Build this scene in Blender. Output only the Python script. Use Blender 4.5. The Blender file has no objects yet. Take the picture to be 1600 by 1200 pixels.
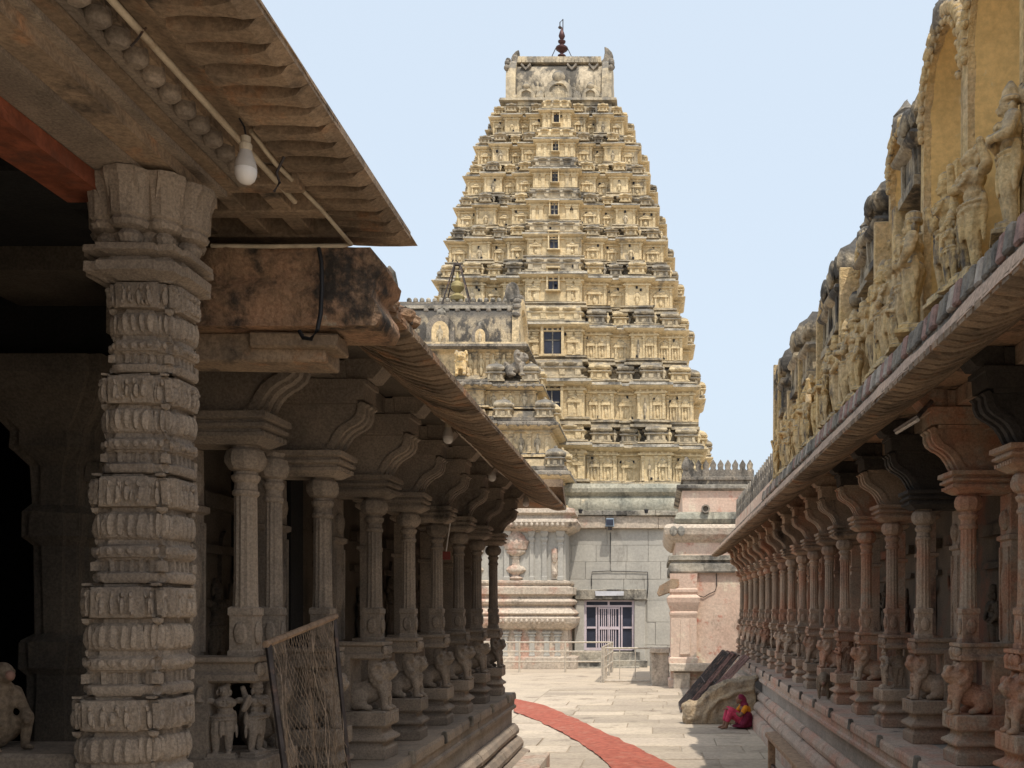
import bpy, bmesh, math, random
from mathutils import Vector, Matrix, noise
R = random.Random(7)
PI = math.pi
scene = bpy.context.scene
COL = scene.collection

# ------------------------------------------------------------------ camera, sky, sun, exposure
CAMH = 2.5
cam_d = bpy.data.cameras.new('camera')
cam = bpy.data.objects.new('camera', cam_d); COL.objects.link(cam)
cam.location = (0, 0, CAMH); cam.rotation_euler = (PI/2, 0, 0)
cam_d.sensor_width = 36; cam_d.lens = 36
cam_d.shift_x = -(1022-800)/1600; cam_d.shift_y = (953-600)/1600
cam_d.clip_start = 0.05; cam_d.clip_end = 3000
scene.camera = cam
SUN = Vector((0.22, -0.42, 1.0)).normalized()          # direction towards the sun
elev = math.asin(SUN.z)
world = bpy.data.worlds.new('World'); scene.world = world; world.use_nodes = True
wn = world.node_tree.nodes; wl = world.node_tree.links
sky = wn.new('ShaderNodeTexSky'); sky.sky_type = 'NISHITA'; sky.sun_disc = False
sky.sun_elevation = elev; sky.sun_rotation = math.atan2(SUN.x, SUN.y)
sky.air_density = 1.0; sky.dust_density = 6.0; sky.ozone_density = 1.0; sky.altitude = 0
wn['Background'].inputs['Strength'].default_value = 0.15
hz = wn.new('ShaderNodeMix'); hz.data_type = 'RGBA'; hz.inputs[0].default_value = .62      # even veil of summer haze over the whole sky
hz.inputs[7].default_value = (6.2, 7.1, 7.95, 1)
wl.new(sky.outputs['Color'], hz.inputs[6]); wl.new(hz.outputs[2], wn['Background'].inputs['Color'])
sl = bpy.data.lights.new('sun', 'SUN'); sl.energy = 3.5; sl.angle = math.radians(0.6); sl.color = (1.0, 0.93, 0.82)
so = bpy.data.objects.new('sun', sl); COL.objects.link(so); so.location = (10, -20, 40)
so.rotation_euler = SUN.to_track_quat('Z', 'Y').to_euler()
scene.view_settings.view_transform = 'Standard'; scene.view_settings.look = 'None'
scene.view_settings.exposure = 0.08; scene.view_settings.gamma = 1.0
scene.render.engine = 'CYCLES'

# ------------------------------------------------------------------ helpers
def P(px, py, Y):
    """photograph measurement -> a point at depth Y metres"""
    return Vector(((px-1022)*Y/1600, Y, CAMH+(953-py)*Y/1600))
def PX(px, Y): return (px-1022)*Y/1600
def PZ(py, Y): return CAMH+(953-py)*Y/1600

class MB:
    def __init__(s): s.v = []; s.f = []
    def add(s, vs, fs):
        o = len(s.v); s.v += [tuple(p) for p in vs]; s.f += [tuple(i+o for i in f) for f in fs]; return s
    def box(s, x0, x1, y0, y1, z0, z1, t=0.0, j=0.0):
        vs = [(x0,y0,z0),(x1,y0,z0),(x1,y1,z0),(x0,y1,z0),(x0+t,y0+t,z1),(x1-t,y0+t,z1),(x1-t,y1-t,z1),(x0+t,y1-t,z1)]
        if j: vs = [(a+R.uniform(-j,j), b+R.uniform(-j,j), c+R.uniform(-j,j)) for a,b,c in vs]
        return s.add(vs, [(0,3,2,1),(4,5,6,7),(0,1,5,4),(1,2,6,5),(2,3,7,6),(3,0,4,7)])
    def loft(s, rings, cap=True, closed=True):
        n = len(rings[0]); vs = [p for r in rings for p in r]; fs = []
        for i in range(len(rings)-1):
            for k in range(n if closed else n-1):
                a = i*n+k; b = i*n+(k+1) % n
                fs.append((a, b, b+n, a+n))
        if cap:
            fs.append(tuple(reversed(range(n)))); fs.append(tuple(range((len(rings)-1)*n, len(rings)*n)))
        return s.add(vs, fs)
    def lathe(s, c, prof, seg=12, flute=0.0, ph=0.0, sy=1.0):
        rings = []
        for r, z in prof:
            rr = []
            for k in range(seg):
                a = 2*PI*k/seg+ph; q = r*(1-flute*(k % 2))
                rr.append((c[0]+q*math.cos(a), c[1]+q*sy*math.sin(a), c[2]+z))
            rings.append(rr)
        return s.loft(rings)
    def tube(s, pts, r, seg=6, r1=None):
        pts = [Vector(p) for p in pts]; rings = []; n = len(pts)
        for i, p in enumerate(pts):
            d = (pts[min(i+1, n-1)]-pts[max(i-1, 0)]).normalized()
            u = d.cross(Vector((0, 0, 1)) if abs(d.z) < .9 else Vector((1, 0, 0))).normalized(); w = d.cross(u)
            q = r if r1 is None else r+(r1-r)*i/(n-1)
            rings.append([p+q*(math.cos(2*PI*k/seg)*u+math.sin(2*PI*k/seg)*w) for k in range(seg)])
        return s.loft(rings)
    def ell(s, c, r, seg=10, n=6, rot=None):
        if not hasattr(r, '__len__'): r = (r, r, r)
        vs = []; fs = []
        for i in range(n+1):
            t = PI*i/n
            for k in range(seg):
                a = 2*PI*k/seg
                p = Vector((r[0]*math.sin(t)*math.cos(a), r[1]*math.sin(t)*math.sin(a), -r[2]*math.cos(t)))
                if rot is not None: p = rot @ p
                vs.append(p+Vector(c))
        for i in range(n):
            for k in range(seg):
                a = i*seg+k; b = i*seg+(k+1) % seg
                fs.append((a, b, b+seg, a+seg))
        return s.add(vs, fs)
    def limb(s, pts, rs, seg=8):
        pts = [Vector(p) for p in pts]
        for i in range(len(pts)-1):
            s.tube([pts[i], pts[i+1]], rs[i], seg, rs[i+1])
        for p, r in zip(pts, rs): s.ell(p, r, seg, 6)
        return s
    def ext(s, poly, ax, d0, d1):
        """extrude a 2-D outline; ax = the axis it is extruded along"""
        def m(a, b, d): return (d, a, b) if ax == 'x' else (a, d, b) if ax == 'y' else (a, b, d)
        return s.loft([[m(a, b, d0) for a, b in poly], [m(a, b, d1) for a, b in poly]])
    def plan(s, poly, prof):
        """rectilinear plan (counter-clockwise) lofted through (offset, z)"""
        return s.loft([[(x, y, z) for x, y in offs(poly, o)] for o, z in prof])
    def mesh(s, name, mat=None, jit=0.0, smooth=None, bevel=0.0, nz=0.0, nsc=3.0):
        me = bpy.data.meshes.new(name); vs = s.v
        if jit: vs = [(a+R.uniform(-jit, jit), b+R.uniform(-jit, jit), c+R.uniform(-jit, jit)) for a, b, c in vs]
        if nz:
            vs = [tuple(Vector(p)+nz*noise.noise_vector(Vector(p)*nsc)) for p in vs]
        me.from_pydata(vs, [], s.f)
        bm = bmesh.new(); bm.from_mesh(me)
        bmesh.ops.recalc_face_normals(bm, faces=bm.faces)
        if bevel:
            ed = [e for e in bm.edges if len(e.link_faces) == 2 and e.calc_face_angle(0) > .6]
            bmesh.ops.bevel(bm, geom=ed, offset=bevel, segments=1, affect='EDGES', clamp_overlap=True)
        bm.to_mesh(me); bm.free()
        if smooth:
            me.shade_smooth(); me.set_sharp_from_angle(angle=math.radians(smooth))
        if mat: me.materials.append(mat)
        return me

def offs(poly, o):
    n = len(poly); out = []
    for i in range(n):
        p0, p1, p2 = poly[i-1], poly[i], poly[(i+1) % n]
        def nr(a, b):
            d = Vector((b[0]-a[0], b[1]-a[1])); d.normalize(); return Vector((d.y, -d.x))
        a = nr(p0, p1); b = nr(p1, p2)
        v = a if (a-b).length < .01 else a+b
        out.append((p1[0]+o*v.x, p1[1]+o*v.y))
    return out

BASE = {}
def obj(name, me, parent=None, loc=(0, 0, 0), rz=0.0, sc=(1, 1, 1), mat=None):
    if isinstance(me, MB): me = me.mesh(name, mat)
    o = bpy.data.objects.new(name, me); COL.objects.link(o)
    o.location = loc; o.rotation_euler = (0, 0, rz)
    o.scale = sc if hasattr(sc, '__len__') else (sc, sc, sc)
    if parent is not None:
        o.parent = parent
        if parent.name in BASE: o.matrix_parent_inverse = Matrix.Translation(-BASE[parent.name])
    return o
def thing(name, label, cat, loc=(0, 0, 0), group=None):
    o = bpy.data.objects.new(name, None); COL.objects.link(o); o.location = loc
    o.empty_display_size = .2
    o['label'] = label; o['category'] = cat
    if group: o['group'] = group
    BASE[o.name] = Vector(loc)
    return o
def tag(o, label, cat, group=None):
    o['label'] = label; o['category'] = cat
    if group: o['group'] = group
    return o
def blob(name, mb, voxel, mat, it=3):
    """fuse overlapping volumes into one continuous skin"""
    me = mb.mesh('tmp'); o = bpy.data.objects.new('tmp', me); COL.objects.link(o)
    m = o.modifiers.new('r', 'REMESH'); m.mode = 'VOXEL'; m.voxel_size = voxel
    s = o.modifiers.new('s', 'SMOOTH'); s.factor = .5; s.iterations = it
    dg = bpy.context.evaluated_depsgraph_get()
    out = bpy.data.meshes.new_from_object(o.evaluated_get(dg)); out.name = name
    bpy.data.objects.remove(o); bpy.data.meshes.remove(me)
    out.shade_smooth(); out.materials.clear(); out.materials.append(mat)
    return out
def remat(me, mat):
    m = me.copy(); m.materials.clear(); m.materials.append(mat); return m

# ------------------------------------------------------------------ materials
def nodes(name, rough=.9):
    m = bpy.data.materials.new(name); m.use_nodes = True
    nt = m.node_tree; b = nt.nodes['Principled BSDF']; b.inputs['Roughness'].default_value = rough
    b.inputs['Specular IOR Level'].default_value = .25
    return m, nt, b
def mixc(nt, fac, a, b, mode='MIX'):
    n = nt.nodes.new('ShaderNodeMix'); n.data_type = 'RGBA'; n.blend_type = mode
    for s, v in ((0, fac), (6, a), (7, b)):
        if isinstance(v, (int, float)): n.inputs[s].default_value = v
        elif isinstance(v, tuple): n.inputs[s].default_value = (*v, 1)
        else: nt.links.new(v, n.inputs[s])
    return n.outputs[2]
def ramp(nt, src, lo, hi):
    n = nt.nodes.new('ShaderNodeMapRange'); nt.links.new(src, n.inputs[0]); n.interpolation_type = 'SMOOTHSTEP'
    n.inputs[1].default_value = lo; n.inputs[2].default_value = hi; return n.outputs[0]
def math_(nt, op, a, b):
    n = nt.nodes.new('ShaderNodeMath'); n.operation = op
    for i, v in enumerate((a, b)):
        if isinstance(v, (int, float)): n.inputs[i].default_value = v
        else: nt.links.new(v, n.inputs[i])
    return n.outputs[0]
def noise_(nt, vec, sc, det=5, rough=.6, off=0.0, stretch=None):
    if stretch or off:
        mp = nt.nodes.new('ShaderNodeMapping'); nt.links.new(vec, mp.inputs[0])
        mp.inputs['Location'].default_value = (off, off*1.7, off*.6)
        mp.inputs['Scale'].default_value = stretch or (1, 1, 1); vec = mp.outputs[0]
    n = nt.nodes.new('ShaderNodeTexNoise'); nt.links.new(vec, n.inputs['Vector'])
    n.inputs['Scale'].default_value = sc; n.inputs['Detail'].default_value = det; n.inputs['Roughness'].default_value = rough
    return n.outputs[0]
def stone(name, c1, c2, dark=(.05, .045, .04), stain=(.55, .75), ssc=1.2, streak=.4, sc=1.5, fine=25, red=None, redr=(.5, .6), redsc=.7,
          pale=None, paler=(.6, .75), palesc=2.0, top=None, topr=(.25, .7), bump=.5, bd=.01, bsc=40, rough=.92, piece=.0, grain=.25):
    m, nt, b = nodes(name, rough); N = nt.nodes
    geo = N.new('ShaderNodeNewGeometry'); pos = geo.outputs['Position']
    col = mixc(nt, ramp(nt, noise_(nt, pos, sc, 6), .35, .65), c1, c2)
    if red: col = mixc(nt, ramp(nt, noise_(nt, pos, redsc, 5, .65, 31), *redr), col, red)
    if pale: col = mixc(nt, ramp(nt, noise_(nt, pos, palesc, 6, .7, 57), *paler), col, pale)
    if stain: col = mixc(nt, ramp(nt, noise_(nt, pos, ssc, 8, .68, 11, (1, 1, streak)), *stain), col, dark)
    if top:
        sx = N.new('ShaderNodeSeparateXYZ'); nt.links.new(geo.outputs['Normal'], sx.inputs[0])
        f = math_(nt, 'MULTIPLY', ramp(nt, sx.outputs[2], .15, .6), ramp(nt, noise_(nt, pos, ssc*2, 6, .7, 5), topr[0], topr[1]))
        col = mixc(nt, f, col, top)
    if piece:
        oi = N.new('ShaderNodeObjectInfo')
        col = mixc(nt, 1.0, col, mixc(nt, oi.outputs['Random'], (1-piece,)*3, (1+piece*.4,)*3), 'MULTIPLY')
    fn = noise_(nt, pos, fine, 4, .7, 3)
    col = mixc(nt, 1.0, col, mixc(nt, ramp(nt, fn, .3, .7), (1-grain,)*3, (1+grain,)*3), 'MULTIPLY')
    nt.links.new(col, b.inputs['Base Color'])
    bp = N.new('ShaderNodeBump'); bp.inputs['Strength'].default_value = bump; bp.inputs['Distance'].default_value = bd
    h = math_(nt, 'ADD', noise_(nt, pos, bsc, 6, .7), math_(nt, 'MULTIPLY', noise_(nt, pos, bsc*.22, 4, .6, 9), 1.6))
    nt.links.new(h, bp.inputs['Height']); nt.links.new(bp.outputs[0], b.inputs['Normal'])
    return m
def plain(name, c, rough=.6, metal=0.0, var=.15, sc=12, bump=0.0, dirt=None):
    m, nt, b = nodes(name, rough); geo = nt.nodes.new('ShaderNodeNewGeometry'); pos = geo.outputs['Position']
    nz = noise_(nt, pos, sc, 5, .65)
    col = mixc(nt, ramp(nt, nz, .3, .7), tuple(q*(1-var) for q in c), tuple(q*(1+var) for q in c))
    if dirt: col = mixc(nt, ramp(nt, noise_(nt, pos, sc*.4, 6, .7, 8), .5, .7), col, dirt)
    nt.links.new(col, b.inputs['Base Color']); b.inputs['Metallic'].default_value = metal
    if bump:
        bp = nt.nodes.new('ShaderNodeBump'); bp.inputs['Strength'].default_value = bump; bp.inputs['Distance'].default_value = .01
        nt.links.new(noise_(nt, pos, sc*5, 5), bp.inputs['Height']); nt.links.new(bp.outputs[0], b.inputs['Normal'])
    return m

M = {}
M['hall'] = stone('brown_granite', (.31, .25, .195), (.215, .178, .145), dark=(.07, .06, .05), stain=(.56, .74), ssc=1.6, sc=2.2, fine=60, bsc=70, bd=.006, bump=.7, piece=.25)
M['pillar'] = stone('carved_granite', (.33, .265, .205), (.225, .182, .145), dark=(.08, .068, .055), stain=(.56, .76), ssc=2.2, sc=3, fine=90, pale=(.42, .36, .285), paler=(.6, .74), palesc=2.2, bsc=95, bd=.008, bump=.9)
M['eave'] = stone('weathered_eave_stone', (.36, .26, .175), (.24, .178, .125), dark=(.06, .05, .042), stain=(.5, .72), ssc=2.6, streak=1, sc=2.5, fine=50, bsc=60, bd=.008, bump=.8, piece=.3, red=(.40, .22, .12), redr=(.55, .7), redsc=3)
M['rightstone'] = stone('ochre_washed_granite', (.43, .32, .235), (.32, .25, .19), dark=(.06, .053, .047), stain=(.57, .74), ssc=1.5, sc=2, fine=50, bsc=60, bd=.007, bump=.7, red=(.43, .215, .135), redr=(.45, .70), redsc=1.1, piece=.25)
M['orange'] = stone('red_ochre_column', (.40, .26, .175), (.41, .205, .13), dark=(.12, .075, .06), stain=(.55, .75), ssc=2.2, sc=3, fine=50, bsc=60, bd=.007, bump=.7, pale=(.37, .29, .22), paler=(.45, .6), palesc=2.6)
M['plinthr'] = stone('pink_washed_plinth', (.47, .36, .285), (.38, .30, .24), dark=(.09, .075, .065), stain=(.56, .72), ssc=2, sc=2, fine=40, bsc=50, bd=.008, bump=.8, red=(.46, .27, .20), redr=(.48, .68), redsc=1.1)
M['floor'] = stone('platform_floor', (.33, .29, .25), (.26, .23, .2), stain=(.6, .8), sc=1.5, fine=40, bsc=50, bd=.006, bump=.6)
M['masonry'] = stone('brown_lime_masonry', (.30, .20, .125), (.40, .235, .145), dark=(.05, .042, .036), stain=(.46, .62), ssc=3, streak=.8, sc=3.5, fine=40, pale=(.42, .36, .27), paler=(.62, .72), palesc=5, bsc=22, bd=.03, bump=.9)
M['stucco'] = stone('yellow_stucco', (.70, .565, .35), (.60, .475, .285), dark=(.22, .195, .16), stain=(.53, .70), ssc=.9, streak=.35, sc=.5, fine=5, pale=(.68, .58, .42), paler=(.58, .72), palesc=.8, top=(.22, .20, .17), topr=(.30, .62), bsc=7, bd=.06, bump=.7, grain=.16)
M['stucco_b'] = stone('weathered_dark_stucco', (.60, .49, .32), (.47, .40, .29), dark=(.19, .172, .145), stain=(.43, .65), ssc=.7, streak=.6, sc=.8, fine=5, top=(.17, .158, .14), topr=(.2, .5), bsc=7, bd=.06, bump=.7, grain=.2)
M['lichen'] = stone('grey_lichen_ledge', (.40, .36, .29), (.25, .235, .205), dark=(.07, .066, .06), stain=(.44, .62), ssc=1.1, streak=.7, sc=1.2, fine=8, top=(.36, .33, .28), topr=(.45, .7), bsc=9, bd=.05, bump=.7)
M['fig'] = stone('cream_stucco_figure', (.70, .50, .235), (.62, .46, .26), dark=(.15, .13, .11), stain=(.52, .66), ssc=3.2, streak=.4, sc=2, fine=18, top=(.26, .23, .19), topr=(.3, .65), bsc=30, bd=.03, bump=1.0, grain=.24)
M['niche'] = stone('ochre_niche_plaster', (.70, .47, .19), (.62, .42, .17), dark=(.22, .16, .10), stain=(.53, .72), ssc=2.2, streak=.18, sc=2.5, fine=18, pale=(.62, .5, .3), paler=(.6, .7), palesc=3, bsc=25, bd=.012, bump=.5, grain=.12)
M['darkstucco'] = stone('blackened_stucco', (.29, .25, .20), (.18, .163, .14), dark=(.06, .056, .05), stain=(.48, .66), ssc=2, sc=2.5, fine=18, pale=(.5, .42, .3), paler=(.58, .68), palesc=3, bsc=22, bd=.03, bump=.9)
M['gwall'] = stone('grey_ashlar', (.43, .41, .365), (.37, .355, .32), dark=(.22, .205, .18), stain=(.6, .8), ssc=.9, streak=.4, sc=.8, fine=9, bsc=12, bd=.02, bump=.4, piece=.07, grain=.1)
M['gcornice'] = stone('green_grey_cornice', (.36, .34, .27), (.24, .24, .20), dark=(.08, .078, .07), stain=(.5, .68), ssc=1.1, streak=.2, sc=.8, fine=9, pale=(.6, .5, .34), paler=(.6, .72), palesc=.9, bsc=12, bd=.03, bump=.6)
M['sand'] = stone('pinkish_carved_base', (.50, .425, .34), (.42, .36, .295), dark=(.11, .095, .08), stain=(.57, .72), ssc=1.2, streak=.8, sc=.9, fine=10, red=(.44, .28, .215), redr=(.53, .68), redsc=.7, bsc=12, bd=.03, bump=.6)
M['pink'] = stone('pink_limewash', (.64, .50, .40), (.58, .42, .33), dark=(.20, .15, .12), stain=(.58, .76), ssc=1.1, streak=.5, sc=.9, fine=14, red=(.50, .22, .16), redr=(.57, .68), redsc=1.2, pale=(.70, .62, .48), paler=(.55, .68), palesc=.9, bsc=14, bd=.02, bump=.5, grain=.12)
M['ground'] = stone('paved_granite', (.49, .41, .315), (.43, .36, .285), dark=(.25, .205, .16), stain=(.52, .74), ssc=1.3, streak=1, sc=.8, fine=14, bsc=25, bd=.008, bump=.6, piece=.24, grain=.14)
M['joint'] = stone('joint_earth', (.36, .30, .23), (.30, .25, .19), stain=None, sc=1, fine=20)
M['boulder'] = stone('worn_balustrade', (.40, .30, .19), (.29, .235, .17), dark=(.10, .085, .07), stain=(.55, .72), ssc=2.4, sc=2.5, fine=25, bsc=30, bd=.02, bump=.8, pale=(.5, .42, .32), paler=(.6, .72))
M['lit_step'] = M['sand']
M['carpet'] = plain('red_coir_carpet', (.34, .10, .068), .95, var=.25, sc=9, bump=.8, dirt=(.38, .17, .12))
M['redwood'] = plain('red_painted_timber', (.25, .078, .042), .7, var=.35, sc=9, bump=.5, dirt=(.14, .06, .04))
M['lav'] = plain('lavender_paint', (.56, .49, .54), .5, var=.06, sc=4, dirt=(.45, .38, .40))
M['dark'] = plain('dark_void', (.022, .022, .026), .8)
M['glass'] = plain('dark_window_glass', (.035, .04, .06), .2, var=.2, sc=2)
M['steel'] = plain('galvanised_steel', (.50, .44, .36), .5, .2, .2, 10)
M['iron'] = plain('dark_painted_iron', (.06, .05, .048), .5, .3, .4, 8, dirt=(.24, .15, .11))
M['ironred'] = plain('red_oxide_iron', (.17, .075, .07), .6, .3, .4, 8, dirt=(.06, .04, .04))
M['wood'] = plain('weathered_timber', (.33, .225, .15), .8, 0, .3, 14, .5)
M['pvc'] = plain('cream_conduit', (.50, .42, .31), .5, 0, .2, 8, dirt=(.3, .22, .15))
M['cable'] = plain('black_cable', (.02, .02, .022), .5)
M['bulb'] = plain('white_bulb_plastic', (.72, .68, .64), .25, 0, .04, 6)
M['copper'] = plain('oxidised_copper', (.085, .042, .04), .5, .3, .3, 3)
M['gold'] = plain('brass_finial', (.30, .25, .12), .6, .2, .2, 3)
M['net'] = plain('brown_rope_net', (.26, .20, .15), .9, 0, .4, 14)
M['shrine_dark'] = stone('black_topped_stucco', (.50, .40, .26), (.34, .29, .215), dark=(.085, .078, .07), stain=(.42, .58), ssc=2.2, streak=.5, sc=2, fine=18, top=(.09, .083, .075), topr=(.05, .3), bsc=22, bd=.03, bump=.9)
M['skin'] = plain('skin', (.20, .105, .065), .6, 0, .12, 18)
M['sari'] = plain('maroon_cloth', (.17, .018, .045), .85, 0, .3, 16, .4)
M['pinkcloth'] = plain('pink_cloth', (.48, .05, .10), .85, 0, .25, 16, .4)
M['orangecloth'] = plain('orange_cloth', (.60, .22, .015), .85, 0, .2, 16, .4)
M['hair'] = plain('black_hair', (.015, .013, .012), .6)
M['shrine'] = stone('stained_cream_stucco', (.68, .52, .30), (.58, .46, .29), dark=(.17, .152, .125), stain=(.50, .66), ssc=1.0, streak=.7, sc=.9, fine=9, top=(.14, .13, .115), topr=(.2, .5), bsc=10, bd=.05, bump=.8, grain=.2)
M['fur'] = plain('grey_brown_fur', (.22, .165, .115), .95, 0, .35, 40, .8)
M['face'] = plain('monkey_face', (.24, .135, .10), .7, 0, .15, 20)
M['blue'] = plain('blue_grey_lamp', (.22, .27, .33), .4, 0, .1, 4)
# ------------------------------------------------------------------ sculpted bodies (each one continuous skin), all facing +X
def lion_shape():
    b = MB()
    b.ell((-.11, 0, .12), (.12, .105, .13)); b.ell((0, 0, .17), (.15, .085, .11), rot=Matrix.Rotation(-.5, 3, 'Y'))
    b.ell((.09, 0, .22), (.085, .09, .12)); b.ell((.10, 0, .33), (.085, .095, .095))
    for s in (-1, 1):
        b.limb([(.11, .06*s, .2), (.135, .065*s, .1), (.135, .065*s, .02)], [.042, .034, .03]); b.ell((.165, .065*s, .018), (.045, .034, .022))
        b.ell((-.08, .09*s, .1), (.085, .04, .1)); b.limb([(-.06, .1*s, .05), (.02, .1*s, .025)], [.035, .03])
        b.ell((.19, .036*s, .385), .024); b.ell((.175, .036*s, .41), (.03, .028, .014))
        for k in range(9):
            a = -1.5+k*.44
            b.ell((.075-.085*math.cos(a-.3)*.6, .08*s, .335+.115*math.sin(a)), (.034, .028, .034)); b.ell((.10-.05*math.cos(a-.3), .10*s, .335+.07*math.sin(a)), (.024, .02, .024))
    b.ell((.06, 0, .40), (.07, .07, .06)); b.ell((.175, 0, .335), (.065, .06, .045)); b.ell((.165, 0, .29), (.045, .045, .022)); b.ell((.215, 0, .35), (.02, .03, .018))
    for k in range(5): b.ell((.13, 0, .235-.028*k), (.062-.003*k, .075, .012))
    b.limb([(-.2, 0, .06), (-.235, 0, .18), (-.2, 0, .28), (-.16, 0, .25)], [.025, .022, .022, .032])
    return b
def figure_shape(pose, crown, wide=1.0):
    """standing temple figure one metre tall"""
    b = MB(); w = wide; sw = .03 if pose % 2 else -.025
    for s in (-1, 1):
        b.limb([(0, .055*s+sw*.5, .47), (.02, .062*s, .27), (0, .06*s, .05)], [.07*w, .05*w, .034*w]); b.ell((.035, .062*s, .025), (.06, .032, .026))
        for z in (.09, .13): b.ell((0, .06*s, z), (.042, .042, .012))
    b.ell((0, sw*.5, .48), (.085, .115*w, .075)); b.ell((0, sw, .575), (.068, .082*w, .08)); b.ell((.01, sw, .68), (.08, .115*w, .085))
    b.ell((.07, sw*.5, .46), (.02, .09, .016)); b.ell((.075, 0, .34), (.018, .022, .12)); b.ell((.06, .055, .4), (.02, .018, .08)); b.ell((.06, -.055, .4), (.02, .018, .08))
    sh = [(.0, s*.135*w+sw, .71) for s in (-1, 1)]
    if pose == 0: el = [(.03, -.185, .58), (.03, .185, .58)]; ha = [(.12, -.03, .62), (.12, .03, .62)]
    elif pose == 1: el = [(.02, -.2, .6), (.03, .19, .57)]; ha = [(.07, -.19, .76), (.07, .11, .48)]
    elif pose == 2: el = [(0, -.19, .56), (0, .19, .56)]; ha = [(.06, -.12, .46), (.03, .17, .4)]
    elif pose == 3: el = [(.02, -.23, .72), (.02, .23, .72)]; ha = [(.05, -.2, .88), (.05, .2, .88)]
    else: el = [(.05, -.17, .57), (.02, .2, .58)]; ha = [(.13, -.02, .54), (.08, .12, .5)]
    for a, e, h in zip(sh, el, ha):
        b.limb([a, e, h], [.046*w, .036*w, .026]); b.ell(h, (.03, .028, .034))
        b.ell(Vector(a)*.5+Vector(e)*.5, (.045, .045, .014))
    hz = .835; hy = sw*.6
    b.limb([(.01, sw, .75), (.015, hy, .8)], [.042, .038]); b.ell((.02, hy, hz), (.058, .052, .066)); b.ell((.078, hy, hz-.008), (.014, .012, .02))
    b.ell((.066, hy, hz-.036), (.014, .022, .008))
    for s in (-1, 1): b.ell((.065, hy+.022*s, hz+.012), (.012, .013, .008)); b.ell((0, hy+.062*s, hz-.02), (.02, .016, .045))
    if crown == 0: b.lathe((.005, hy, hz+.035), [(.064, 0), (.066, .025), (.055, .03), (.05, .08), (.035, .11), (.012, .15)], 12)
    elif crown == 1: b.lathe((.005, hy, hz+.03), [(.066, 0), (.07, .03), (.06, .035), (.062, .085), (.04, .105), (.01, .115)], 12)
    else: b.ell((-.005, hy, hz+.04), (.066, .062, .045)); b.ell((-.02, hy+.03, hz+.085), (.035, .035, .03))
    for k in range(9):
        a = PI*k/8; b.ell((.075+.02*math.sin(a), sw+.07*math.cos(a), .71-.07*math.sin(a)), .014)
    b.box(-.09, .1, -.13, .13, -.06, .015); b.box(-.075, .12, -.15, .15, -.06, -.03)
    for k in range(7):      # pleats, belt beads, necklace rows, crown ridges
        b.ell((.062, -.06+.02*k, .36-.012*abs(k-3)), (.016, .0065, .10))
    for k in range(11):
        a = -1.3+2.6*k/10; b.ell((.085*math.cos(a), sw*.5+.12*w*math.sin(a), .497), (.016, .013, .013)); b.ell((.082*math.cos(a), sw*.5+.118*w*math.sin(a), .455), (.012, .012, .016))
    for k in range(7):
        a = -1.2+2.4*k/6; b.ell((.02+.075*math.cos(a), sw+.075*math.sin(a), .735-.02*math.cos(a)), .0105)
    b.ell((.09, sw, .655), (.012, .02, .03))
    for s in (-1, 1): b.ell((.078, sw+.05*s, .69), (.03, .035, .032)); b.ell((-.02, .12*s, .45), (.03, .02, .13)); b.ell((-.01, .135*s, .3), (.02, .016, .1))
    return b
def monkey_shape(sit):
    b = MB()
    if sit:
        b.ell((0, 0, .12), (.1, .1, .12)); b.ell((.02, 0, .24), (.08, .085, .11)); b.ell((.04, 0, .32), (.06, .08, .05))
        for s in (-1, 1):
            b.limb([(-.02, .08*s, .08), (.12, .1*s, .17), (.13, .08*s, .02)], [.05, .035, .022]); b.ell((.165, .08*s, .015), (.05, .022, .015))
            b.limb([(.04, .085*s, .3), (.1, .1*s, .2), (.16, .07*s, .15)], [.034, .026, .018]); b.ell((.175, .065*s, .145), (.025, .016, .014))
        b.ell((.07, 0, .40), (.062, .056, .062)); b.ell((.125, 0, .385), (.035, .033, .03))
        for s in (-1, 1): b.ell((.06, .06*s, .405), (.014, .014, .022))
        b.limb([(-.09, 0, .05), (-.2, .03, .03), (-.32, .1, .025)], [.02, .017, .012])
    else:
        b.ell((-.1, 0, .27), (.1, .085, .085)); b.ell((.05, 0, .26), (.13, .07, .08)); b.ell((.15, 0, .25), (.07, .068, .075))
        for s in (-1, 1):
            b.limb([(.15, .05*s, .24), (.165, .06*s, .13), (.17, .06*s, .02)], [.034, .026, .02]); b.ell((.195, .06*s, .013), (.035, .018, .013))
            b.limb([(-.13, .06*s, .25), (-.09, .075*s, .14), (-.15, .07*s, .075), (-.12, .07*s, .015)], [.055, .036, .024, .02]); b.ell((-.09, .07*s, .012), (.04, .018, .013))
        b.ell((.235, 0, .235), (.06, .055, .06)); b.ell((.285, 0, .215), (.034, .032, .028))
        for s in (-1, 1): b.ell((.22, .058*s, .25), (.014, .014, .022))
        b.limb([(-.19, 0, .3), (-.3, .02, .24), (-.38, .05, .1), (-.45, .07, .05)], [.022, .018, .015, .011])
    return b
LION = blob('lion', lion_shape(), .011, M['hall'], 2)
FIGS = [blob('figure', figure_shape(p, c, w), .0075, M['fig'], 1) for p, c, w in ((0, 0, 1.1), (1, 1, 1.0), (2, 0, 1.05), (3, 2, 1.0), (4, 1, 1.15))]
MONK_SIT = blob('monkey_body', monkey_shape(True), .011, M['fur'], 3)
MONK_WALK = blob('monkey_body', monkey_shape(False), .011, M['fur'], 3)

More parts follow.
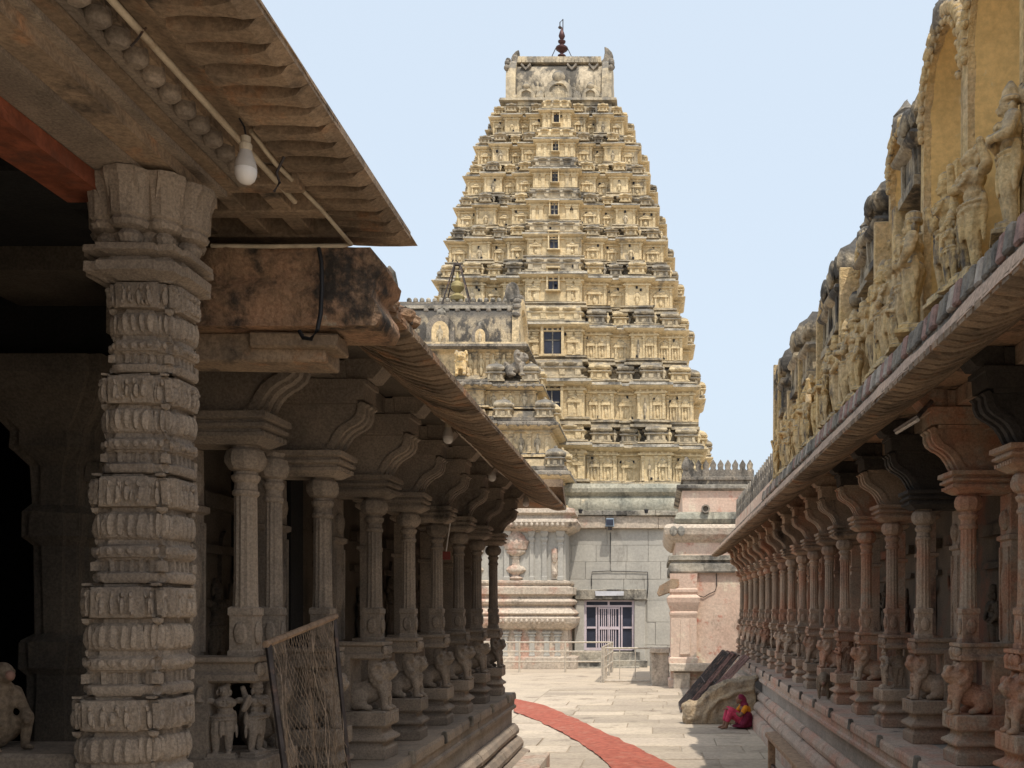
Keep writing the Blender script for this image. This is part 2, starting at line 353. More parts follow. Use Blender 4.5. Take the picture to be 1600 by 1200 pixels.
# seated woman: back to +X, facing -X, sitting on the ground with knees drawn up
def woman_body():
    b = MB()
    b.ell((.02, 0, .13), (.15, .18, .12)); b.ell((.06, 0, .27), (.11, .15, .13)); b.ell((.03, 0, .42), (.105, .165, .12))
    b.limb([(0, 0, .5), (-.04, 0, .57)], [.05, .045])
    b.ell((-.07, 0, .64), (.085, .072, .1)); b.ell((-.15, 0, .625), (.018, .014, .024)); b.ell((-.135, 0, .585), (.02, .024, .01)); b.ell((-.12, 0, .56), (.03, .03, .025))
    for s in (-1, 1):
        b.ell((-.142, .03*s, .655), (.012, .016, .009)); b.ell((-.06, .075*s, .63), (.02, .012, .03))
        b.limb([(0, .1*s, .13), (-.30, .11*s, .40), (-.40, .1*s, .05)], [.095, .065, .036])
        b.limb([(-.39, .1*s, .04), (-.50, .11*s, .022)], [.036, .026])
        for k in range(5): b.limb([(-.5, .1*s+(k-2)*.016, .02), (-.535+abs(k-1.5)*.005, .1*s+(k-2)*.018, .013)], [.012, .01], 6)
        b.limb([(.01, .17*s, .46), (-.12, .22*s, .30), (-.33, .06*s, .43)], [.05, .04, .028])
        b.ell((-.36, .04*s, .435), (.045, .03, .022))
        for k in range(4): b.limb([(-.39, .02*s+(.012*k+.006)*s, .44), (-.43, .02*s+.012*k*s, .43), (-.445, (.02+.012*k)*s, .405)], [.011, .01, .009], 6)
        b.limb([(-.35, .015*s, .45), (-.38, -.005*s, .465)], [.012, .01], 6)
    return b
def woman_drape():
    b = MB()
    b.ell((-.045, 0, .655), (.095, .088, .105)); b.ell((.0, 0, .60), (.085, .09, .12)); b.ell((.03, 0, .5), (.09, .14, .1))
    b.ell((.07, 0, .22), (.145, .19, .2)); b.ell((.05, 0, .1), (.2, .22, .1)); b.ell((-.03, 0, .05), (.22, .22, .05))
    b.limb([(.05, .12, .3), (-.05, .2, .12)], [.1, .08]); b.limb([(.05, -.12, .3), (-.05, -.2, .12)], [.1, .08])
    return b
def woman_skirt():
    b = MB()
    for s in (-1, 1): b.limb([(0, .1*s, .15), (-.29, .11*s, .405), (-.365, .105*s, .2)], [.12, .08, .065])
    b.ell((-.2, 0, .28), (.12, .13, .1))
    return b
def woman_blouse():
    b = MB(); b.ell((.055, 0, .4), (.12, .18, .125)); b.ell((.09, 0, .3), (.1, .165, .09))
    for s in (-1, 1): b.limb([(.01, .165*s, .46), (-.05, .2*s, .38)], [.065, .056])
    return b
W_BODY = blob('body', woman_body(), .011, M['skin'], 2)
W_DRAPE = blob('sari', woman_drape(), .013, M['sari'], 3)
W_SKIRT = blob('skirt', woman_skirt(), .013, M['pinkcloth'], 3)
W_BLOUSE = blob('blouse', woman_blouse(), .012, M['orangecloth'], 3)

# carved scroll balustrade, running along X from the plinth (x=1.5) to its curled end (x=0)
def balustrade_shape():
    b = MB(); top = [(0.0, .42), (.1, .47), (.22, .45), (.34, .47), (.48, .62), (.65, .78), (.9, .90), (1.2, .97), (1.55, 1.02)]
    pr = [(1.55, -.02)]+[(0.02, -.02)]+top
    b.ext(pr, 'y', -.15, .15)
    for i in range(len(top)-1):
        b.limb([(top[i][0], 0, top[i][1]-.02), (top[i+1][0], 0, top[i+1][1]-.02)], [.085, .085])
    b.ell((.1, 0, .3), (.14, .2, .2)); b.ell((.07, 0, .12), (.12, .19, .16)); b.ell((.3, 0, .2), (.2, .19, .22))
    b.ell((.62, 0, .36), (.3, .19, .3)); b.ell((1.0, 0, .45), (.32, .175, .3))
    b.limb([(.45, -.16, .1), (.55, -.17, .35), (.8, -.17, .55), (1.1, -.16, .68), (1.5, -.16, .75)], [.05, .05, .05, .05, .04])
    return b
BALUS = blob('balustrade', balustrade_shape(), .022, M['boulder'], 2)
for v in BALUS.vertices: v.co += .035*noise.noise_vector(v.co*5)+.012*noise.noise_vector(v.co*14)
# ------------------------------------------------------------------ ground and paving
g = MB(); n = 40
g.add([(-600, -300, -.014), (600, -300, -.014), (600, 900, -.014), (-600, 900, -.014)], [(0, 1, 2, 3)])
ground = obj('ground', g.mesh('ground', M['ground'])); ground['kind'] = 'structure'
bed = obj('pavement_bed', MB().box(-3.3, 3.3, 3, 32.5, -.2, -.010).mesh('pavement_bed', M['joint']), ground)
y = 5.0; row = 0
while y < 32.0:
    d = R.uniform(.7, 1.15); x = -3.2+R.uniform(0, .6)
    x0 = -3.25
    while x0 < 3.2:
        w = R.uniform(.9, 2.3); x1 = min(x0+w, 3.25)
        gp = .007+R.uniform(0, .01)
        b = MB().box(x0+gp, x1-gp, y+gp, y+d-gp, -.12, R.uniform(0, .012), j=.006)
        obj('paving_slab', b.mesh('paving_slab', M['ground'], bevel=.008), ground)
        x0 = x1
    y += d
# red carpet laid across the yard
R_ = [(803, 1093), (850, 1103), (900, 1125), (950, 1149), (1000, 1172), (1050, 1199), (1100, 1232)]
L_ = [(803, 1113), (842, 1128), (878, 1146), (905, 1162), (930, 1178), (955, 1200), (985, 1240)]
def gp_(p): Y = 1600*CAMH/(p[1]-953); return Vector(((p[0]-1022)*Y/1600, Y))
cr = [gp_(p) for p in R_]; cl = [gp_(p) for p in L_]
cb = MB(); rings = []
def interp(l, t):
    i = min(int(t*(len(l)-1)), len(l)-2); f = t*(len(l)-1)-i; return l[i].lerp(l[i+1], f)
for i in range(111):
    a = interp(cr, i/110); c = interp(cl, i/110); ring = []
    for k in range(7):
        p = a.lerp(c, k/6); z = .030+.016*noise.noise(Vector((p.x*2, p.y*1.6, 0)))+.006*noise.noise(Vector((p.x*5, p.y*6, 3)))
        p = p+Vector((.035*noise.noise(Vector((p.y*2, k*3, 1)))+(.02*noise.noise(Vector((p.y*9, k, 5))) if k in (0, 6) else 0), 0)); ring.append((p.x, p.y, z))
    ring += [(q[0], q[1], q[2]-.012) for q in reversed(ring)]
    rings.append(ring)
cb.loft(rings)
tag(obj('carpet', cb.mesh('carpet', M['carpet'], smooth=40)), 'long red coir carpet curving across the sunlit stone yard', 'carpet')
# ------------------------------------------------------------------ pieces shared by both pillared halls (facing +X, origin on the platform)
PLAT = 1.19
def sqplan(x0, x1, y0, y1): return [(x0, y0), (x1, y0), (x1, y1), (x0, y1)]
def ped_mesh():
    b = MB()
    b.plan(sqplan(-.46, .13, -.17, .17), [(.03, 0), (.03, .1), (.02, .105), (-.0, .13), (.0, .15), (.045, .165), (.045, .19), (.0, .22), (-.02, .24), (-.02, .275), (.02, .29), (.035, .3), (.035, .42)])
    for yy in (-.12, -.04, .04, .12): b.box(.13, .172, yy-.028, yy+.028, .315, .4)
    return b
def block_mesh():
    b = MB()
    b.box(-.48, -.17, -.15, .15, .42, .9)
    b.plan(sqplan(-.5, .09, -.12, .12), [(.0, .87), (.025, .885), (.025, .92), (.0, .935), (.0, .985), (.03, 1.0), (.03, 1.025), (-.01, 1.03)])
    for k in range(3): b.ell((.115, (k-1)*.08, .95), (.03, .035, .045), 8, 5)
    return b
def shaft_mesh():
    b = MB(); r = .078
    b.plan(sqplan(-r, r, -r, r), [(0, 1.03), (0, 1.06), (-.008, 1.07), (-.008, 1.27), (0, 1.28), (0, 1.32), (-.015, 1.33)])
    b.ell((.078, 0, 1.17), (.02, .045, .07), 8, 5); b.ell((0, -.078, 1.17), (.045, .02, .07), 8, 5); b.ell((0, .078, 1.17), (.045, .02, .07), 8, 5)
    b.lathe((0, 0, 0), [(.076, 1.32), (.074, 1.36), (.07, 1.5), (.066, 2.0)], 24, flute=.09)
    b.lathe((0, 0, 0), [(.07, 2.0), (.078, 2.01), (.078, 2.03), (.068, 2.04), (.066, 2.08), (.075, 2.09), (.085, 2.11), (.085, 2.125), (.07, 2.135), (.07, 2.16)], 16)
    return b
def kumbha_mesh():
    b = MB()
    b.lathe((0, 0, 0), [(.07, 2.15), (.1, 2.165), (.122, 2.2), (.125, 2.235), (.11, 2.275), (.085, 2.295), (.09, 2.32)], 20, flute=.05)
    return b
def abacus_mesh():
    b = MB()
    b.plan(sqplan(-.5, .17, -.17, .17), [(-.06, 2.305), (-.03, 2.325), (.0, 2.345), (.0, 2.37), (-.015, 2.375), (-.015, 2.39), (.02, 2.4), (.02, 2.42), (.0, 2.425), (.0, 2.44), (.035, 2.45), (.035, 2.485)])
    for k in range(7): b.box(.15, .182, -.15+k*.05-.016, -.15+k*.05+.016, 2.345, 2.372)
    return b
BR = [(-.05, 2.485), (.06, 2.49), (.10, 2.51), (.125, 2.545), (.145, 2.59), (.18, 2.64), (.225, 2.675), (.27, 2.70), (.31, 2.735), (.33, 2.78), (.335, 2.83), (.36, 2.85)]
def bracket_mesh():
    b = MB()
    b.ext([(-.52, 2.485)]+BR+[(-.52, 2.855)], 'y', -.105, .105)
    for y0, y1 in ((-.135, -.09), (.09, .135), (-.03, .03)):
        q = [(x+.022, z-.012) for x, z in BR[1:]]; w = [(x-.03, z+.012) for x, z in reversed(BR[1:])]
        b.ext(q+w, 'y', y0, y1)
    b.box(-.54, .30, -.15, .15, 2.845, 2.875)
    return b
def beam_mesh():
    b = MB()
    b.box(-.62, .36, -.16, .16, 2.875, 3.0, j=.004); b.box(-.62, .38, -.175, .175, 2.985, 3.02, j=.004)
    b.box(-.62, .22, -.14, .14, 3.02, 3.16, j=.004)
    b.ext([(.2, 3.02), (.42, 3.03), (.5, 3.12), (.45, 3.2), (.2, 3.18)], 'y', -.12, .12)
    return b
def pier_mesh():
    b = MB()
    b.plan(sqplan(-.46, -.32, -.13, .13), [(0, .4), (0, .95), (.02, .96), (.02, 1.0), (0, 1.01), (0, 1.9), (.025, 1.915), (.025, 1.95), (0, 1.96), (0, 2.3)])
    b.ell((-.315, 0, 1.5), (.03, .07, .22), 10, 6); b.ell((-.31, 0, 2.08), (.04, .08, .09), 10, 6)
    b.box(-.33, -.30, -.11, -.085, 1.05, 1.85); b.box(-.33, -.30, .085, .11, 1.05, 1.85)
    return b
def column_set(mat):
    return {'pedestal': ped_mesh().mesh('pedestal', mat, bevel=.006, nz=.006, nsc=9), 'block': block_mesh().mesh('block', mat, nz=.006, nsc=9, smooth=35),
            'shaft': shaft_mesh().mesh('shaft', mat, nz=.004, nsc=7, smooth=20), 'capital': kumbha_mesh().mesh('capital', mat, smooth=30),
            'abacus': abacus_mesh().mesh('abacus', mat, nz=.006, nsc=8), 'bracket': bracket_mesh().mesh('bracket', mat, smooth=35, nz=.006, nsc=6),
            'beam': beam_mesh().mesh('beam', mat, nz=.012, nsc=4), 'pier': pier_mesh().mesh('pier', mat, smooth=35, nz=.006, nsc=8), 'lion': remat(LION, mat), 'figs': [remat(f, mat) for f in FIGS]}
def column(hall, x, y, rz, S, lion_sc=1.0, rnd=True):
    s0 = obj('column', S['shaft'], hall, (x+R.uniform(-.012, .012), y+R.uniform(-.03, .03), PLAT), rz+(R.uniform(-.045, .045) if rnd else 0))
    for nme in ('pedestal', 'block', 'capital', 'abacus', 'bracket', 'beam', 'pier'):
        obj(nme, S[nme], s0)
    if lion_sc > 0: obj('lion', S['lion'], s0, (-.03+R.uniform(-.02, .02), 0, .42), R.uniform(-.16, .16), (R.uniform(.95, 1.08), R.uniform(.95, 1.1), R.uniform(.97, 1.05)))
    else:
        obj('carved_figure', S['figs'][int(-lion_sc)], s0, (.07, -.03, .445), R.uniform(-.2, .2), (.55, .62, .455)); obj('carved_figure', S['figs'][int(-lion_sc+2) % 5], s0, (-.1, -.10, .445), -1.3, (.5, .6, .45))
    return s0

def eave(hall, prof, thick, y0, y1, mat, sgn, name='eave', step=.16, rough=.02):
    """sloping stone eave: prof = [(x, z)] underside from tip to inner edge"""
    b = MB(); rings = []; y = y0; up = [(x, z) for x, z in prof]
    while True:
        jt = rough*noise.noise(Vector((y*2.3, sgn*3, 0)))+rough*1.4*noise.noise(Vector((y*.7, sgn*7, 2)))
        jz = rough*.9*noise.noise(Vector((y*3.1, sgn*9, 4)))
        ring = [(x+(jt if i == 0 else jt*.4 if i == 1 else 0), y, z+(jz if i == 0 else 0)) for i, (x, z) in enumerate(up)]
        t0 = up[0]; ti = up[-1]
        ring += [(ti[0], y, ti[1]+thick*2.2), (t0[0]-sgn*.20, y, t0[1]+thick*1.5), (t0[0]-sgn*.03+jt, y, t0[1]+thick+jz)]
        rings.append(ring)
        if y >= y1: break
        y = min(y+step, y1)
    b.loft(rings)
    return obj(name, b.mesh(name, mat), hall)
def rib_mesh(prof, w, h, mat, lens=.35):
    """one carved rib under an eave, lens shaped, running from the tip inward"""
    b = MB(); n = len(prof); rings = []
    for i, (x, z) in enumerate(prof):
        t = i/(n-1); ww = w*(1-lens*(0 if t < .12 else math.sin(PI*min(1, (t-.12)/.95))**.6)); hh = h*min(1, .35+t*3)
        rings.append([(x, -ww, z+.02), (x, -ww*.97, z-hh), (x, ww*.97, z-hh), (x, ww, z+.02)])
    return b.loft(rings).mesh('rib', mat)
def subdiv(prof, n):
    out = []; m = len(prof)-1
    for i in range(n):
        t = i/(n-1)*m; k = min(int(t), m-1); f = t-k
        out.append((prof[k][0]*(1-f)+prof[k+1][0]*f, prof[k][1]*(1-f)+prof[k+1][1]*f))
    return out
def ribs(parent, prof, y0, y1, sp, w, h, mat, lens=.35):
    vs = [rib_mesh([(x, z+R.uniform(-.0015, .0015)) for x, z in subdiv(prof, 11)], w*k, h*q, mat, lens*j) for k, q, j in ((1, 1, 1), (1.03, .97, 1.2), (.94, 1.03, .8), (1.0, 1.05, 1.1))]
    y = y0
    while y < y1:
        obj('rib', R.choice(vs), parent, (0, y, 0), R.uniform(-.02, .02)*0)
        y += sp*R.uniform(.96, 1.04)

def plinth(hall, sgn, x, y0, y1, mat, prof, seg, name='platform'):
    """moulded platform front built of long dressed stones, one object a stone and course"""
    for ci, course in enumerate(prof):
        y = y0-R.uniform(0, .5)
        while y < y1-.05:
            ln = R.uniform(*seg); ye = min(y+ln, y1)
            if y1-ye < .4: ye = y1
            b = MB(); poly = [(sgn*(x+o), z) for o, z in course]
            dx = R.uniform(-.008, .008)
            b.ext([(a+dx, c) for a, c in poly], 'y', y+.004, ye-.004)
            obj('plinth_stone', b.mesh('plinth_stone', mat, nz=.008, nsc=5), hall)
            y = ye

# courses: offset is measured towards the hall (positive = deeper inside), one closed outline each
PL = [
    [(0, 1.19), (-.015, 1.16), (-.015, 1.09), (.01, 1.075), (.01, 1.0), (-.02, .985), (-.02, .945), (.06, .93), (.4, .93), (.4, 1.19)],
    [(.09, .927), (.09, .70), (.4, .70), (.4, .927)],
    [(.02, .697), (-.03, .66), (-.06, .60), (-.05, .545), (.02, .52), (.4, .52), (.4, .697)],
    [(.0, .517), (-.09, .47), (-.135, .40), (-.13, .34), (-.06, .31), (.4, .31), (.4, .517)],
    [(-.13, .307), (-.23, .27), (-.25, .15), (-.25, -.05), (.4, -.05), (.4, .307)],
]
# ------------------------------------------------------------------ the left pillared hall
hl = thing('pillared_hall', 'brown granite pillared hall with seated lion columns and bulbs under its eave', 'hall', (-3.0, 11, 0))
SL = column_set(M['hall'])
YL = [6.23, 7.74, 9.11, 10.47, 11.78, 13.1, 14.46, 15.85]
cols = [column(hl, -2.5, y, 0, SL, -1 if i == 0 else 1) for i, y in enumerate(YL)]
# twin colonette of the first column
tw = obj('colonette', SL['shaft'], hl, (-2.46, 6.62, PLAT), 0, (.8, .8, 1)); obj('capital', SL['capital'], tw); obj('lion', SL['lion'], tw, (-.06, 0, .42), 0, (.9, .9, 1.05))
obj('pedestal', SL['pedestal'], tw, (0, 0, 0), 0, (.9, .7, 1))
# platform
obj('platform_floor', MB().box(-4.2, -2.26, 4.9, 16.28, .05, PLAT-.003).mesh('platform_floor', M['floor']), hl)
plinth(hl, -1, 2.21, 5.2, 16.32, M['hall'], PL, (1.1, 2.0))
for yy in (6.6, 7.9, 9.3, 10.75, 12.3, 13.9, 15.4):
    obj('edge_knob', MB().box(-2.235, -2.165, yy-.05, yy+.05, 1.10, 1.225, .012).mesh('edge_knob', M['darkstucco'], bevel=.008), hl)
# back wall with pilasters and relief figures
M['hallwall'] = stone('smoke_darkened_wall', (.13, .105, .08), (.085, .07, .056), dark=(.035, .031, .028), stain=(.52, .72), ssc=1.6, sc=2.2, fine=60, bsc=70, bd=.006, bump=.7)  # darkened hall granite; shade behind the columns is put into its colour
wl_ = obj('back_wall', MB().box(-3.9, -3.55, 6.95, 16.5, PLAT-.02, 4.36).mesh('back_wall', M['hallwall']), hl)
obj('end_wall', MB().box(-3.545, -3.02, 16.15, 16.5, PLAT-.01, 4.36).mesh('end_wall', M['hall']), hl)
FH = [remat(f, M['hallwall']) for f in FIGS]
for i in range(len(YL)):
    ya = YL[i]; yb = YL[i+1] if i+1 < len(YL) else ya+.7
    for k, t in enumerate((.36, .68)):
        yy = ya+(yb-ya)*t
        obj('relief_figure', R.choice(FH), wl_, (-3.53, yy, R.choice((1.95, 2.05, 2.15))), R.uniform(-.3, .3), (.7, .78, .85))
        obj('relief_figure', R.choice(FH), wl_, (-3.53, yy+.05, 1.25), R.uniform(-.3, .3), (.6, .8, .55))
    for z0, z1, q in ((1.2, 1.32, .06), (1.88, 1.95, .05), (2.95, 3.02, .06), (3.3, 3.42, .09)):
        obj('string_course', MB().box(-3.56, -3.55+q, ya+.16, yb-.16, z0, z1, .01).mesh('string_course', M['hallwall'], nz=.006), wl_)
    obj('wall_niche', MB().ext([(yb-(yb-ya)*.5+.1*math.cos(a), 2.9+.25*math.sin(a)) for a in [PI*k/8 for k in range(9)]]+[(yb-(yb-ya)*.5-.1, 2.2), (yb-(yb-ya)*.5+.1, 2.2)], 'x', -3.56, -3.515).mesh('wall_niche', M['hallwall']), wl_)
# roof over the veranda and long beams
obj('long_beam', MB().box(-3.05, -2.72, 5.7, 16.14, 4.04, 4.345).mesh('long_beam', M['hall'], nz=.01), hl)
obj('long_beam', MB().box(-2.53, -2.36, 5.35, 16.3, 4.22, 4.36).mesh('long_beam', M['hall'], nz=.01), hl)
obj('roof', MB().box(-3.9, -2.05, 5.63, 16.6, 4.37, 4.62).mesh('roof', M['hallwall']), hl)
EL = [(-1.456, 4.18), (-1.62, 4.205), (-1.8, 4.26), (-1.98, 4.35), (-2.12, 4.46)]
ev = eave(hl, EL, .05, 5.78, 17.0, M['eave'], 1, rough=.012, step=.12)
ribs(ev, EL[:-1]+[(-2.1, 4.44)], 5.85, 16.9, .14, .054, .07, M['eave'], .42)
# return of the eave round the far end
b = MB(); rings = []
for i in range(9):
    x = -4.2+(4.2-1.456)*i/8
    rings.append([(x, 17.0+.012*math.sin(i*5), 4.185), (x, 16.75, 4.23), (x, 16.45, 4.36), (x, 16.3, 4.46), (x, 16.3, 4.58), (x, 16.99, 4.25)])
b.loft(rings); obj('end_eave', b.mesh('end_eave', M['eave']), hl)
# masonry lump on the near end of the roof, rubble and a broken finial beside it
b = MB(); nx, nz_ = 13, 8; pts = []
for side, yy in ((0, 5.22), (1, 5.62)):
    for i in range(nx+1):
        for k in range(nz_+1):
            x = -2.5+(1.08+.03*math.sin(k*1.3))*i/nx; z = 3.95+.40*k/nz_
            pts.append((x+(.03*noise.noise(Vector((k*.9, side, 3)))if i == nx else 0), yy-(.05*noise.noise(Vector((i*.35, k*.5, 1))) if side == 0 else 0), z))
fs = []; S_ = (nx+1)*(nz_+1)
def idx(s, i, k): return s*S_+i*(nz_+1)+k
for i in range(nx):
    for k in range(nz_):
        fs.append((idx(0, i, k), idx(0, i+1, k), idx(0, i+1, k+1), idx(0, i, k+1))); fs.append((idx(1, i, k), idx(1, i, k+1), idx(1, i+1, k+1), idx(1, i+1, k)))
for i in range(nx): fs.append((idx(0, i, nz_), idx(0, i+1, nz_), idx(1, i+1, nz_), idx(1, i, nz_))); fs.append((idx(0, i, 0), idx(1, i, 0), idx(1, i+1, 0), idx(0, i+1, 0)))
for k in range(nz_): fs.append((idx(0, nx, k), idx(1, nx, k), idx(1, nx, k+1), idx(0, nx, k+1))); fs.append((idx(0, 0, k), idx(0, 0, k+1), idx(1, 0, k+1), idx(1, 0, k)))
b.add(pts, fs)
obj('masonry_end', b.mesh('masonry_end', M['masonry'], smooth=60), hl)
obj('corner_corbel', MB().box(-2.5, -1.72, 5.35, 5.62, 3.80, 3.945, j=.012).mesh('corner_corbel', M['eave'], bevel=.01), hl)
obj('corner_corbel', MB().box(-2.1, -1.64, 5.3, 5.5, 3.86, 3.935, j=.012).mesh('corner_corbel', M['eave'], bevel=.01), hl)
for k in range(14):
    x = -1.64+R.uniform(-.06, .16); z = 4.27+R.uniform(0, .10)-(x+1.62)*.5; r = R.uniform(.03, .07)
    obj('rubble', MB().ell((x, 6.15+R.uniform(-.2, .3), z), (r*1.2, r, r*.8), 7, 5).mesh('rubble', M['masonry'], jit=.008), hl)
obj('finial_stump', MB().lathe((-1.60, 6.2, 4.36), [(.05, 0), (.055, .05), (.045, .12), (.03, .19), (.008, .22)], 8).mesh('finial_stump', M['darkstucco'], jit=.004), hl)
# loose dressed blocks at the foot of the platform
for i, (x0, x1, y0, y1, z1) in enumerate(((-2.0, -1.62, 13.1, 15.9, .30), (-1.95, -1.70, 11.2, 13.0, .42), (-1.66, -1.42, 13.6, 15.2, .16))):
    tag(obj('step_stone', MB().box(x0, x1, y0, y1, -.01, z1, j=.015).mesh('step_stone', M['sand'], bevel=.02)),
        ['long low stone block lying against the lion hall platform in the sun', 'higher squared stone block butted along the lion hall platform foot', 'thin stone slab on the paving outside the long low block'][i], 'stone block')

# ------------------------------------------------------------------ the near hall with the great carved pillar
hn = thing('carved_pillar_hall', 'dark stone hall with a massive tiered carved pillar and ribbed overhanging eave', 'hall', (-2.3, 3.5, 0))
def stepped(h, a, c, d):
    """square plan with redented corners"""
    q = [(h, -a), (h, a), (h-d, a), (h-d, c), (c, c), (c, h-d), (a, h-d), (a, h), (-a, h), (-a, h-d), (-c, h-d), (-c, c), (-h+d, c), (-h+d, a), (-h, a), (-h, -a), (-h+d, -a), (-h+d, -c), (-c, -c), (-c, -h+d), (-a, -h+d), (-a, -h), (a, -h), (a, -h+d), (c, -h+d), (c, -c), (h-d, -c), (h-d, -a)]
    return q
pil = obj('pillar', MB().plan(stepped(.085, .04, .07, .01), [(0, .9), (0, 4.2)]).mesh('pillar', M['pillar']), hn, (-2.144, 4.42, 0))
UNIT = [(-.03, 0), (.012, .008), (.026, .03), (.03, .06), (.026, .09), (.005, .105), (-.03, .115), (-.03, .20), (-.008, .21), (.0, .225), (.022, .235), (.034, .27), (.036, .315), (.03, .335), (.005, .345), (-.006, .36), (-.01, .40), (.012, .42), (.028, .48), (.025, .55), (.0, .63), (-.025, .655), (-.03, .69), (.03, .70), (.038, .72), (.038, .94), (.03, .965), (-.03, .98), (-.03, 1.0)]
tiers = [(.75, 1.2), (1.2, 1.67), (1.67, 2.14), (2.14, 2.61), (2.61, 3.07), (3.07, 3.49), (3.49, 3.88)]
LEAN = .049
for ti, (z0, z1) in enumerate(tiers):
    h = z1-z0; zc = (z0+z1)/2; half = .136+.026*(3.85-zc); fl = .5 if ti >= 5 else .62
    a_ = half*.50; c_ = half*.84; d_ = half*.17
    pl = stepped(half, a_, c_, d_); b = MB()
    b.plan(pl, [(o*fl*.85, h*z) for o, z in UNIT])
    faces = [(0, 1), (1, 0), (2, -1), (3, 0)]
    for rot in range(4):
        m = Matrix.Rotation(rot*PI/2, 3, 'Z')
        def tb(x0, x1, y0, y1, za, zb, t=0):
            q = MB().box(x0, x1, y0, y1, za, zb, t); b.add([m @ Vector(p) for p in q.v], q.f)
        def te(c, r, s=8, n=5):
            q = MB().ell(c, r, s, n); b.add([m @ Vector(p) for p in q.v], q.f)
        segs = [(-a_, a_, half), (-c_, -a_, half-d_), (a_, c_, half-d_)]
        for (ya, yb, xf) in segs:
            cnt = 4 if yb-ya > .1 else 2
            for k in range(cnt):
                yy = ya+(yb-ya)*(k+.5)/cnt; ww = (yb-ya)/cnt
                # little pilasters in the neck
                tb(xf-.05, xf-.004, yy-ww*.22, yy+ww*.22, h*.09, h*.215)
                # lotus petals
                te((xf+.006, yy, h*.53), (.02, ww*.46, h*.11))
                te((xf+.018, yy, h*.29), (.012, ww*.40, h*.035))
                # carved panel: crouching figure between posts
                te((xf+.018, yy+R.uniform(-.01, .01), h*(.80+R.uniform(-.02, .02))), (.02, ww*R.uniform(.24, .42), h*R.uniform(.06, .09)))
                te((xf+.022, yy+R.uniform(-.01, .01), h*.90), (.015, ww*.18, h*.03)); te((xf+.020, yy+ww*R.uniform(-.35, .35), h*R.uniform(.74, .9)), (.013, ww*.14, h*.05))
                if k == 0: tb(xf+.0, xf+.026, ya+.002, ya+.016, h*.72, h*.94)
                if R.random() < .6: te((xf+.02, yy+ww*R.uniform(-.3, .3), h*.75), (.018, ww*.2, h*.03))
    me = b.mesh('tier', M['pillar'], nz=.007, nsc=14, smooth=30)
    lz = (zc-3.9)*LEAN
    obj('tier', me, pil, (lz, 0, z0))
# capital: plates and fluted corbels with hanging buds
b = MB(); b.plan([(x-.03, y) for x, y in stepped(.185, .085, .15, .028)], [(-.03, 3.87), (.0, 3.885), (.03, 3.90), (.03, 3.94), (.0, 3.95), (-.01, 3.97), (.035, 3.985), (.035, 4.01), (-.02, 4.03)])
obj('capital_plate', b.mesh('capital_plate', M['pillar'], nz=.008, nsc=9), pil)
core = MB().box(-.165, .105, -.135, .135, 4.0, 4.305); obj('capital_core', core.mesh('capital_core', M['pillar']), pil)
def corbel_mesh():
    b = MB()
    b.lathe((.2, 0, 0), [(.02, 4.0), (.05, 4.02), (.065, 4.05), (.045, 4.075), (.085, 4.085), (.095, 4.105), (.085, 4.12), (.1, 4.13), (.105, 4.2), (.115, 4.26), (.13, 4.285), (.13, 4.308)], 24, flute=.06)
    b.ext([(.0, 4.03), (.12, 4.06), (.2, 4.13), (.27, 4.2), (.31, 4.28), (.31, 4.307), (.0, 4.307)], 'y', -.075, .075)
    return b.mesh('corbel', M['pillar'], smooth=25, nz=.005, nsc=9)
cm = corbel_mesh()
for a in (-PI/2, 0, PI/2, PI): obj('corbel', cm, pil, (-.03, 0, 0), a, (.84, .84, 1))
for a in (-PI/4, PI/4, 3*PI/4, -3*PI/4): obj('corbel', cm, pil, (-.03, 0, .002), a, (.8, .72, 1))
# beams, mouldings and eave of the near hall
def beam_y(name, x0, x1, z0, z1, mat, y0=-3, y1=4.68, nz=.006):
    b = MB(); k = 24; rings = []
    for i in range(k+1):
        yy = y0+(y1-y0)*i/k; rings.append([(x0, yy, z0), (x1, yy, z0), (x1, yy, z1), (x0, yy, z1)])
    return obj(name, b.loft(rings).mesh(name, mat, nz=nz, nsc=3), hn)
beam_y('main_beam', -2.42, -2.12, 4.312, 4.56, M['pillar']); beam_y('main_beam', -2.118, -2.0, 4.332, 4.55, M['eave'])
beam_y('edge_moulding', -2.003, -1.955, 4.385, 4.41, M['pillar']); beam_y('edge_moulding', -2.002, -1.90, 4.412, 4.43, M['eave']); beam_y('edge_moulding', -1.98, -1.865, 4.434, 4.455, M['hall']); beam_y('edge_moulding', -1.97, -1.80, 4.475, 4.52, M['eave'])
beam_y('timber_beam', -2.50, -2.30, 4.235, 4.308, M['redwood'], -1.0, 4.36)
sc_m = MB().lathe((0, 0, 0), [(.025, -.03), (.042, -.015), (.045, .0), (.042, .03), (.03, .035)], 10).mesh('scallop', M['hall'], smooth=40)
yy = 1.0
while yy < 4.6:
    obj('scallop', sc_m, hn, (-1.835, yy, 4.455), 0); yy += .125
EN = [(-1.32, 4.53), (-1.42, 4.53), (-1.53, 4.53), (-1.66, 4.535), (-1.80, 4.55)]
en = eave(hn, EN, .05, -3.0, 5.72, M['eave'], 1, rough=.009, step=.09)
ribs(en, EN[:-1], 1.0, 5.62, .15, .074, .05, M['eave'], .55)
obj('roof', MB().box(-7, -1.62, -3.0, 5.68, 4.575, 4.8).mesh('roof', M['masonry']), hn)
